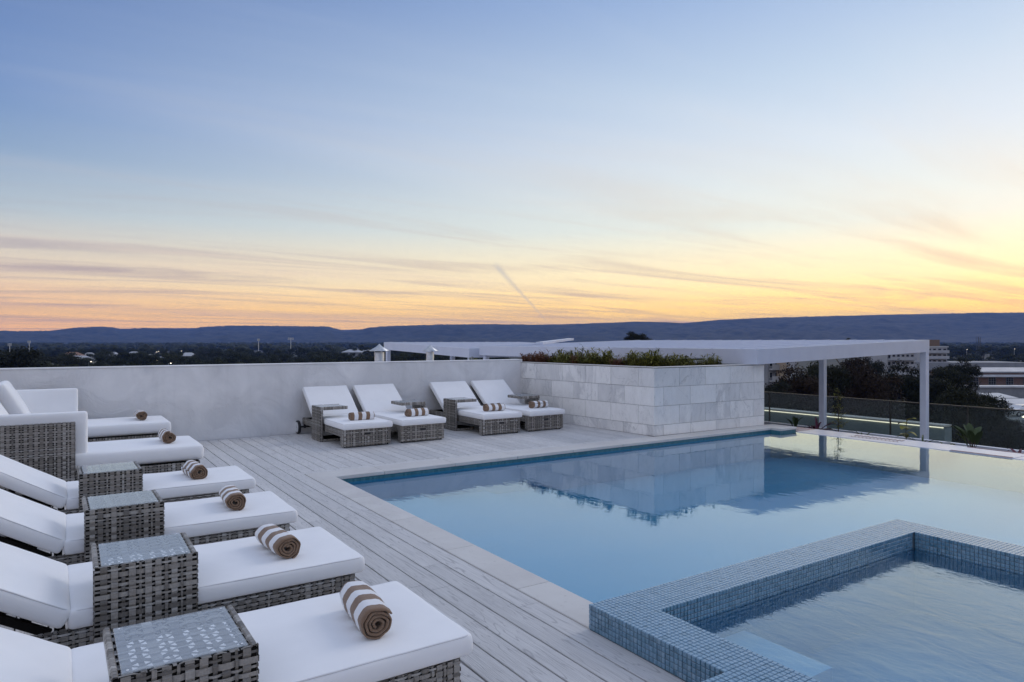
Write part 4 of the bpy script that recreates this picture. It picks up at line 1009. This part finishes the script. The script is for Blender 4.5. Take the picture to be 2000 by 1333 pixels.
belt = [(1512, 738, 60, 90, 'neard'), (1560, 714, 66, 130, 'nearb'), (1606, 702, 70, 130, 'near'), (1655, 698, 72, 150, 'nearb'), (1702, 715, 66, 130, 'nearb'), (1752, 712, 74, 120, 'neard'), (1792, 722, 70, 110, 'neard'),
        (1850, 697, 96, 95, 'near'), (1884, 702, 100, 70, 'neard'), (1838, 733, 70, 130, 'near'), (1884, 750, 62, 130, 'near'), (1928, 764, 66, 100, 'near'), (1540, 772, 48, 190, 'neard'), (1630, 765, 50, 210, 'nearb'), (1735, 770, 48, 210, 'neard'), (1835, 785, 46, 200, 'near'),
        (1920, 802, 48, 170, 'neard'), (1985, 838, 46, 170, 'near'), (2060, 830, 50, 170, 'neard'), (1690, 690, 110, 90, 'neard'), (1960, 812, 64, 80, 'near'), (1580, 735, 90, 110, 'neard'), (1640, 730, 95, 120, 'near'), (1700, 735, 90, 120, 'neard'), (1760, 735, 92, 120, 'near'), (1815, 745, 88, 110, 'neard'), (1500, 760, 70, 90, 'near'), (1480, 780, 50, 150, 'neard')]
for i, (px, ty, d, w, kd) in enumerate(belt):
    plc = 'beside the tiled planter' if px < 1545 else 'right of the left pergola post' if 1607 < px < 1690 else 'left of the left pergola post' if px <= 1607 else 'midway between the pergola posts' if px < 1745 else 'just left of the right pergola post' if px < 1800 else 'right of the right pergola post' if px < 1900 else 'near the right edge'
    lab = '%s tree, %s, behind the glass %s' % ({'near': 'dense green', 'nearb': 'brownish', 'neard': 'near black'}[kd], 'low' if ty > 755 else 'tall', plc)
    tree(px, ty, d, w, kd, lab, g_r+' '+kd, 1.35)
tree(1242, 646, 110, 62, 'neard', 'lone round crowned tree showing above the pergola roof', None, .75)
tree(1655, 660.5, 150, 14, 'mid', 'small dark tree top just over the far pergola edge')
tree(30, 683, 120, 190, 'neard', 'big dark round tree at the left edge behind the stucco wall', None, .9)
tree(130, 690, 230, 110, 'near', 'broad dark tree right of the biggest one at the left edge')
g_l = 'suburban trees beyond the stucco wall'
n_l = {}
for (d0, d1, y0, y1, step) in ((540, 640, 678, 684, 13), (360, 460, 681, 691, 18), (230, 300, 686, 699, 27), (150, 190, 698, 707, 40)):
    px = -130
    while px < 990:
        d = rnd.uniform(d0, d1); ty = rnd.uniform(y0, y1); w = rnd.uniform(8, 15)*FPX/d*(1.0 if d > 300 else .85)
        where = 'behind the far left of the wall' if px < 330 else 'beyond the middle of the wall' if px < 660 else 'behind the flues and pergola'
        row = 'farthest' if d0 > 500 else 'far' if d0 > 300 else 'middle' if d0 > 200 else 'nearest'
        tree(px, ty, d, w, rnd.choice(('mid', 'midb', 'mid')), 'dark suburban tree in the %s row %s' % (row, where), g_l); px += step*rnd.uniform(.6, 1.4)
for (d0, d1, y0, y1, step) in ((850, 950, 671, 677, 11), (560, 660, 675, 684, 16), (420, 480, 684, 698, 22)):
    px = 1845
    while px < 2110:
        d = rnd.uniform(d0, d1); tree(px, rnd.uniform(y0, y1), d, rnd.uniform(9, 16)*FPX/d, rnd.choice(('mid', 'midb')), 'dark tree of the %s row beyond the brick hall' % ('farthest' if d0 > 800 else 'middle' if d0 > 500 else 'nearest'), 'trees beyond the brick building'); px += step*rnd.uniform(.6, 1.4)
def forest(seed, n, x0, x1, d0, d1):
    r_ = np.random.default_rng(seed); bm = bmesh.new(); bmesh.ops.create_icosphere(bm, subdivisions=2, radius=1); bv_ = np.array([v.co[:] for v in bm.verts]); bf = [tuple(v.index for v in f.verts) for f in bm.faces]; bm.free()
    vs = []; fs = []
    for i in range(n):
        d = math.sqrt(r_.uniform(d0*d0, d1*d1)); x, y = atd(r_.uniform(x0, x1), d); s = r_.uniform(4, 9); h = r_.uniform(6, 15)
        q = bv_*np.array([s, s, s*.75])*(1+r_.normal(size=(len(bv_), 1))*.13)+np.array([x, y, GZ+h-s*.6]); o = len(vs); vs += [tuple(k) for k in q]; fs += [tuple(a+o for a in f) for f in bf]
    me = bpy.data.meshes.new('forest'); me.from_pydata(vs, [], fs); me.update(); return obj('forest', me, M_noise('far_canopy', (.018, .024, .013), (.045, .048, .03), .3, .95))
tag(forest(5, 5200, -500, 2500, 800, 3000), 'dark suburban canopy stretching to the foot of the hills', 'woodland', kind='stuff')

# ------------------------------------------------------------------ buildings and street things in the distance
WHB = M_noise('white_render', (.34, .35, .38), (.42, .43, .45), .5, .7); GRB = M_noise('grey_render', (.20, .21, .23), (.26, .27, .29), .5, .7); TAN = mat('tan_render', (.34, .27, .20), .8); ORB = mat('terracotta_render', (.17, .115, .085), .8)
BRK = mat('red_brick', (.2, .1, .08), .85); g = G(BRK); bk = g.n('ShaderNodeTexBrick'); g.put(bk.inputs['Vector'], g.coord(kind='obj', rot=(R(90), 0, 0))); bk.inputs['Scale'].default_value = 1.4
for i_, c_ in ((1, (.13, .075, .065)), (2, (.18, .10, .08)), (3, (.2, .17, .15))): bk.inputs[i_].default_value = (*c_, 1)
g.put(g.b.inputs['Base Color'], bk.outputs[0])
WIN = mat('window_glass', (.02, .025, .032), .12, spec=.6); ROOFW = M_noise('pale_metal_roof', (.36, .37, .40), (.48, .49, .51), .3, .5); ROOFG = M_noise('grey_roof', (.22, .23, .25), (.30, .31, .33), .3, .7); ROOFT = M_noise('tile_roof', (.20, .12, .09), (.28, .17, .12), 1.0, .8)
def bld(name, px0, px1, d, ytop, label, wallm, storeys, bays, roofm, depth=12, balcony=False, base=GZ, win=True):
    """block whose front faces the terrace, between two sight lines at depth d"""
    x0, y0 = atd(px0, d); x1, y1 = atd(px1, d); u = Vector((x1-x0, y1-y0, 0)); w = u.length; u.normalize(); zt = EYE-(ytop-HOR)*d/FPX; H_ = zt-base
    t = empty(name, (x0, y0, base), math.atan2(u.y, u.x)); tag(t, label, 'building')
    b = MB(); b.box(0, 0, 0, w, depth, H_); b.build('wall', wallm, t)
    b = MB(); b.box(-.3, -.3, H_+.002, w+.3, depth+.3, H_+.4); b.build('roof', roofm, t)
    if win:
        sh_ = H_/storeys; bw = w/bays; wc = boxmesh('window', 0, 0, 0, bw*.62, .12, sh_*.5, 0); wc.materials.append(WHB if wallm is not WHB else GRB); pc = boxmesh('pane', .08, -.03, .08, bw*.62-.08, .05, sh_*.5-.08); pc.materials.append(WIN)
        for s in range(max(0, storeys-5), storeys):
            for k in range(bays):
                o = obj('window', wc, None, t, (k*bw+bw*.19, -.08, s*sh_+sh_*.3)); obj('pane', pc, None, o)
            if balcony:
                b = MB(); b.box(.2, -1.5, s*sh_+.02, w-.2, -.1, s*sh_+.2); b.box(.2, -1.5, s*sh_+.201, w-.2, -1.42, s*sh_+1.0); b.build('balcony', WHB, t)
    return t, w, H_, u
bld('apartment_block', 1500, 1533, 120, 700, 'grey apartment block with dark windows showing beside the tiled planter', GRB, 8, 3, ROOFG, balcony=True)
bld('apartment_block', 1534, 1548, 116, 698, 'narrow tan balcony tower next to the grey apartment block', TAN, 9, 2, ROOFG, balcony=True)
bld('apartment_block', 1732, 1786, 190, 690, 'white apartment block glimpsed under the pergola beam', WHB, 8, 6, ROOFW, balcony=True)
a1_, w_, h_, u_ = bld('apartment_block', 1800, 1850, 230, 679, 'white stepped apartment block right of the end pergola post', WHB, 9, 5, ROOFW, balcony=True)
b = MB(); b.box(w_*.35, 1, h_+.41, w_*.78, 8, h_+2.6); b.build('penthouse', ORB, a1_); b = MB(); b.box(0, 1, h_+.41, w_*.34, 8, h_+1.8); b.build('plant_room', WHB, a1_)
bc_, w_, h_, u_ = bld('brick_hall', 1868, 2060, 215, 729, 'long brick hall with arched windows and pale roof at the right edge', BRK, 1, 1, ROOFG, 40, win=False)
b = MB(); b.add([(-1, -1.2, h_-1.0), (w_+1, -1.2, h_-1.0), (w_+1, 4.5, h_+1.6), (-1, 4.5, h_+1.6), (-1, -1.2, h_-1.25), (w_+1, -1.2, h_-1.25)], [(0, 1, 2, 3), (0, 4, 5, 1)]); b.build('awning_roof', ROOFW, bc_)
b = MB(); b.box(-3, 12, h_+.41, w_+2, 30, h_+2.9); b.build('upper_storey', GRB, bc_)
for k in range(5):
    xx = 4.6+k*5.5; b = MB(); b.box(xx, -.1, h_-4.3, xx+2.2, .02, h_-1.9); n8 = 8
    vs = [(xx+1.1+1.1*math.cos(math.pi*q/n8), -.1, h_-1.9+.8*math.sin(math.pi*q/n8)) for q in range(n8+1)]; b.add(vs, [tuple(range(n8+1))]); w0 = b.build('arched_window', WIN, bc_)
    b = MB()
    for q in range(4): b.box(xx-.04+q*.74, -.14, h_-4.35, xx+.04+q*.74, -.101, h_-1.5)
    for q in range(4): b.box(xx, -.145, h_-4.35+q*.8, xx+2.2, -.102, h_-4.28+q*.8)
    b.build('glazing_bars', GRB, w0)
s1, w_, h_, u_ = bld('flat_roof_shop', 1905, 2060, 170, 758, 'low shop block with a pale flat roof in front of the brick hall', GRB, 1, 1, ROOFW, 4, win=False)
def canopy(px0, px1, d, y, label):
    x0, y0 = atd(px0, d); x1, y1 = atd(px1, d); u = Vector((x1-x0, y1-y0, 0)); w = u.length; z = EYE-(y-HOR)*d/FPX
    t = empty('car_park_canopy', (x0, y0, GZ), math.atan2(u.y, u.x)); tag(t, label, 'canopy'); hh = z-GZ
    b = MB(); b.add([(0, 0, hh-.5), (w, 0, hh-.5), (w, 5, hh), (0, 5, hh), (0, 0, hh-.62), (w, 0, hh-.62), (w, 5, hh-.12), (0, 5, hh-.12)], [(0, 1, 2, 3), (7, 6, 5, 4), (0, 4, 5, 1), (1, 5, 6, 2), (2, 6, 7, 3), (3, 7, 4, 0)]); b.build('roof', ROOFW, t)
    for q in range(4):
        b = MB(); b.box(q*w/3.2+.1, 2, 0, q*w/3.2+.25, 2.15, hh-.55); b.build('post', GREYM, t)
canopy(1947, 1990, 120, 772, 'white sloping car park canopy below the low shop block'); canopy(1984, 2050, 108, 784, 'second pale canopy lower down at the right edge')
def car(px, d, gz, label, m):
    x, y = atd(px, d); t = empty('parked_car', (x, y, gz), -TH+R(12)); tag(t, label, 'car')
    prof = [(-2.1, .35), (-2.15, .75), (-1.9, .95), (-1.2, 1.02), (-.65, 1.45), (.75, 1.47), (1.35, 1.02), (2.0, .92), (2.15, .6), (2.1, .35)]
    b = MB(); n = len(prof); vs = [(a, -.85 if z < 1.1 else -.65, z) for a, z in prof]+[(a, .85 if z < 1.1 else .65, z) for a, z in prof]
    b.add(vs, [tuple(range(n)), tuple(range(n, 2*n))[::-1]]+[(i, n+i, n+(i+1) % n, (i+1) % n) for i in range(n)]); me = b.mesh('body'); bevel_mesh(me, .05, 2); obj('body', me, m, t)
    b = MB()
    for s in (-1, 1): b.add([(-1.0, s*.80, 1.07), (1.15, s*.80, 1.07), (.68, s*.69, 1.40), (-.58, s*.69, 1.40)], [(0, 1, 2, 3)])
    b.build('window', WIN, t)
    for wx in (-1.3, 1.3):
        for s in (-1, 1):
            w = empty('wheel'); w.parent = t; w.location = (wx, s*.82, .31); w.rotation_euler = (R(90), 0, 0)
            b = MB(); b.lathe([(.2, -.09), (.31, -.09), (.31, .09), (.2, .09)], 18); b.build('tyre', BLACK, w); b = MB(); b.lathe([(.001, -.07), (.2, -.08), (.2, .08), (.001, .07)], 14); b.build('rim', GREYM, w)
ck, cz_ = 92, EYE-(812-HOR)*92/FPX
b = MB(); xk, yk = atd(2010, 92); b.box(-9, -5, GZ, 12, 14, cz_-.02); cp = b.build('car_park', ROOFG, None, loc=None); cp.location = (xk, yk, 0); cp.rotation_euler = (0, 0, -TH); tag(cp, 'raised car park deck at the right edge behind the trees', 'car park')
car(1994, 92, cz_, 'white parked car at the right edge seen over the balustrade rail', mat('white_car_paint', (.7, .71, .73), .25, spec=.6))
def lamp_post(px, py, d, label, e=22):
    x, y = atd(px, d); z = EYE-(py-HOR)*d/FPX; t = empty('street_lamp', (x, y, GZ)); tag(t, label, 'street lamp', 'street lamps in the suburb'); hh = z-GZ
    b = MB(); b.tube([(0, 0, 0), (0, 0, hh), (.8, 0, hh+.15)], .07, 6); b.build('pole', GREYM, t); b = MB(); b.lathe([(.001, .13), (.21, .06), (.21, -.06), (.001, -.13)], 8, (.8, 0, hh)); b.build('lamp_head', LAMPM, t)
LAMPM = M_emit('lamp_light', (1.0, .88, .70), 3.5)
for px, py, d in ((307, 687, 420), (303, 688, 400), (206, 688, 430), (352, 686, 470), (173, 707, 260), (303, 704, 280), (329, 710, 250), (92, 706, 280), (1888, 683, 500), (1981, 682, 520), (1980, 806, 100), (1994, 815, 84)):
    lamp_post(px, py, d, 'lit street lamp among the %s' % ('suburban trees beyond the wall' if px < 1000 else 'buildings at the right'))
def flood(px, ytop, d, wide, label):
    x, y = atd(px, d); z = EYE-(ytop-HOR)*d/FPX; t = empty('floodlight_mast', (x, y, GZ), -TH); tag(t, label, 'floodlight'); hh = z-GZ
    b = MB(); b.tube([(0, 0, 0), (0, 0, hh)], [.35, .22], 8); b.build('mast', GREYM, t)
    b = MB(); b.box(-wide, -.15, hh-2.0, wide, -.05, hh-1.75); b.box(-wide, -.15, hh-.3, wide, -.05, hh-.05); b.box(-wide, -.15, hh-2, -wide+.2, -.05, hh); b.box(wide-.2, -.15, hh-2, wide, -.05, hh); b.build('headframe', GREYM, t)
    for q in range(4):
        b = MB(); b.box(-wide+.4+q*wide*.45, -.5, hh-1.6, -wide+.4+q*wide*.45+wide*.32, -.16, hh-.4); b.build('lamp_box', ROOFW, t)
flood(19, 671, 520, 1.4, 'slim white floodlight mast nearest the left edge'); flood(57, 666, 560, 1.3, 'white floodlight mast second from the left edge'); flood(505, 662, 600, 1.2, 'tall floodlight mast with small head above the middle trees'); flood(568, 660, 620, 2.6, 'floodlight mast with a wide double row head')
def house(px, py, d, w, label, rm, wm_):
    x, y = atd(px, d); z = EYE-(py-HOR)*d/FPX; t = empty('house', (x, y, GZ), -TH+rnd.uniform(-.5, .5)); tag(t, label, 'house'); hh = max(5.0, z-GZ); e = hh-2.2; dp = w*.8
    b = MB(); b.box(-w/2, -dp/2, 0, w/2, dp/2, e); b.build('wall', wm_, t)
    b = MB(); o_ = .5; b.add([(-w/2-o_, -dp/2-o_, e), (w/2+o_, -dp/2-o_, e), (w/2+o_, dp/2+o_, e), (-w/2-o_, dp/2+o_, e), (-w*.22, 0, hh), (w*.22, 0, hh)], [(0, 1, 5, 4), (1, 2, 5), (2, 3, 4, 5), (3, 0, 4), (3, 2, 1, 0)]); b.build('roof', rm, t)
    for q in (-.28, .1):
        f = MB(); f.box(w*q, -dp/2-.05, e-1.9, w*q+1.6, -dp/2+.05, e-.7); f.build('window', WIN, t)
house(155, 695, 290, 11, 'gabled house with pinkish roof among the trees at the left', ROOFW, WHB); house(142, 688, 380, 10, 'house with a dull roof just above the gabled one', ROOFT, WHB)
for (px, py, d, w, lab) in ((175, 689, 430, 6, 'small pale roofed house right of the gabled house'), (222, 688, 440, 6, 'tiny white roofed house midway between the gabled house and the bright long roof'), (262, 687, 450, 8, 'white roofed house with a lamp by it, left of the bright long roof'), (300, 692, 400, 9, 'bright long white roof among the trees left of the middle'),
                            (368, 689, 450, 9, 'pale flat looking roof under the dip of the hills'), (690, 683, 560, 16, 'long pale shed roof left of the wide flue'), (712, 683, 570, 14, 'pale shed roof touching the wide flue'), (92, 707, 250, 5, 'small pale house beside the biggest tree at the left edge')):
    house(px, py, d, w, lab, ROOFW, GRB)
DARKST = mat('dark_steel', (.06, .065, .075), .6)
def pylon(px, y0, d, label):
    x, y = atd(px, d); z = EYE-(y0-HOR)*d/FPX; t = empty('lattice_tower', (x, y, GZ), -TH); tag(t, label, 'tower'); hh = z-GZ; b = MB()
    for s in (-1, 1):
        for q in (-1, 1): b.tube([(s*1.2, q*1.2, 0), (s*1.2, q*1.2, hh)], .22, 4)
    b.build('leg_frame', DARKST, t); b = MB()
    for k in range(int(hh/2.4)):
        z0 = k*2.4
        for s in (-1, 1): b.tube([(-1.2*s, -1.2, z0), (1.2*s, -1.2, z0+2.4)], .10, 4)
        b.tube([(-1.2, -1.2, z0+2.4), (1.2, -1.2, z0+2.4)], .12, 4)
    b.build('bracing', DARKST, t)
pylon(1911, 658, 620, 'dark lattice tower on the skyline at the right')
b = MB()
# ------------------------------------------------------------------ air
hz = MB(); hz.box(-9000, -9000, GZ-1.5, 9000, 9000, 330)
hm = bpy.data.materials.new('haze'); hm.use_nodes = True
for n in list(hm.node_tree.nodes):
    if n.type == 'BSDF_PRINCIPLED': hm.node_tree.nodes.remove(n)
pv = hm.node_tree.nodes.new('ShaderNodeVolumePrincipled'); pv.inputs['Color'].default_value = (.19, .37, 1.0, 1); pv.inputs['Density'].default_value = .95e-4; pv.inputs['Anisotropy'].default_value = 0.0
hm.node_tree.links.new(pv.outputs[0], hm.node_tree.nodes['Material Output'].inputs['Volume'])
tag(hz.build('haze', hm), 'thin blue evening haze over the plain and hills', 'haze', kind='stuff')
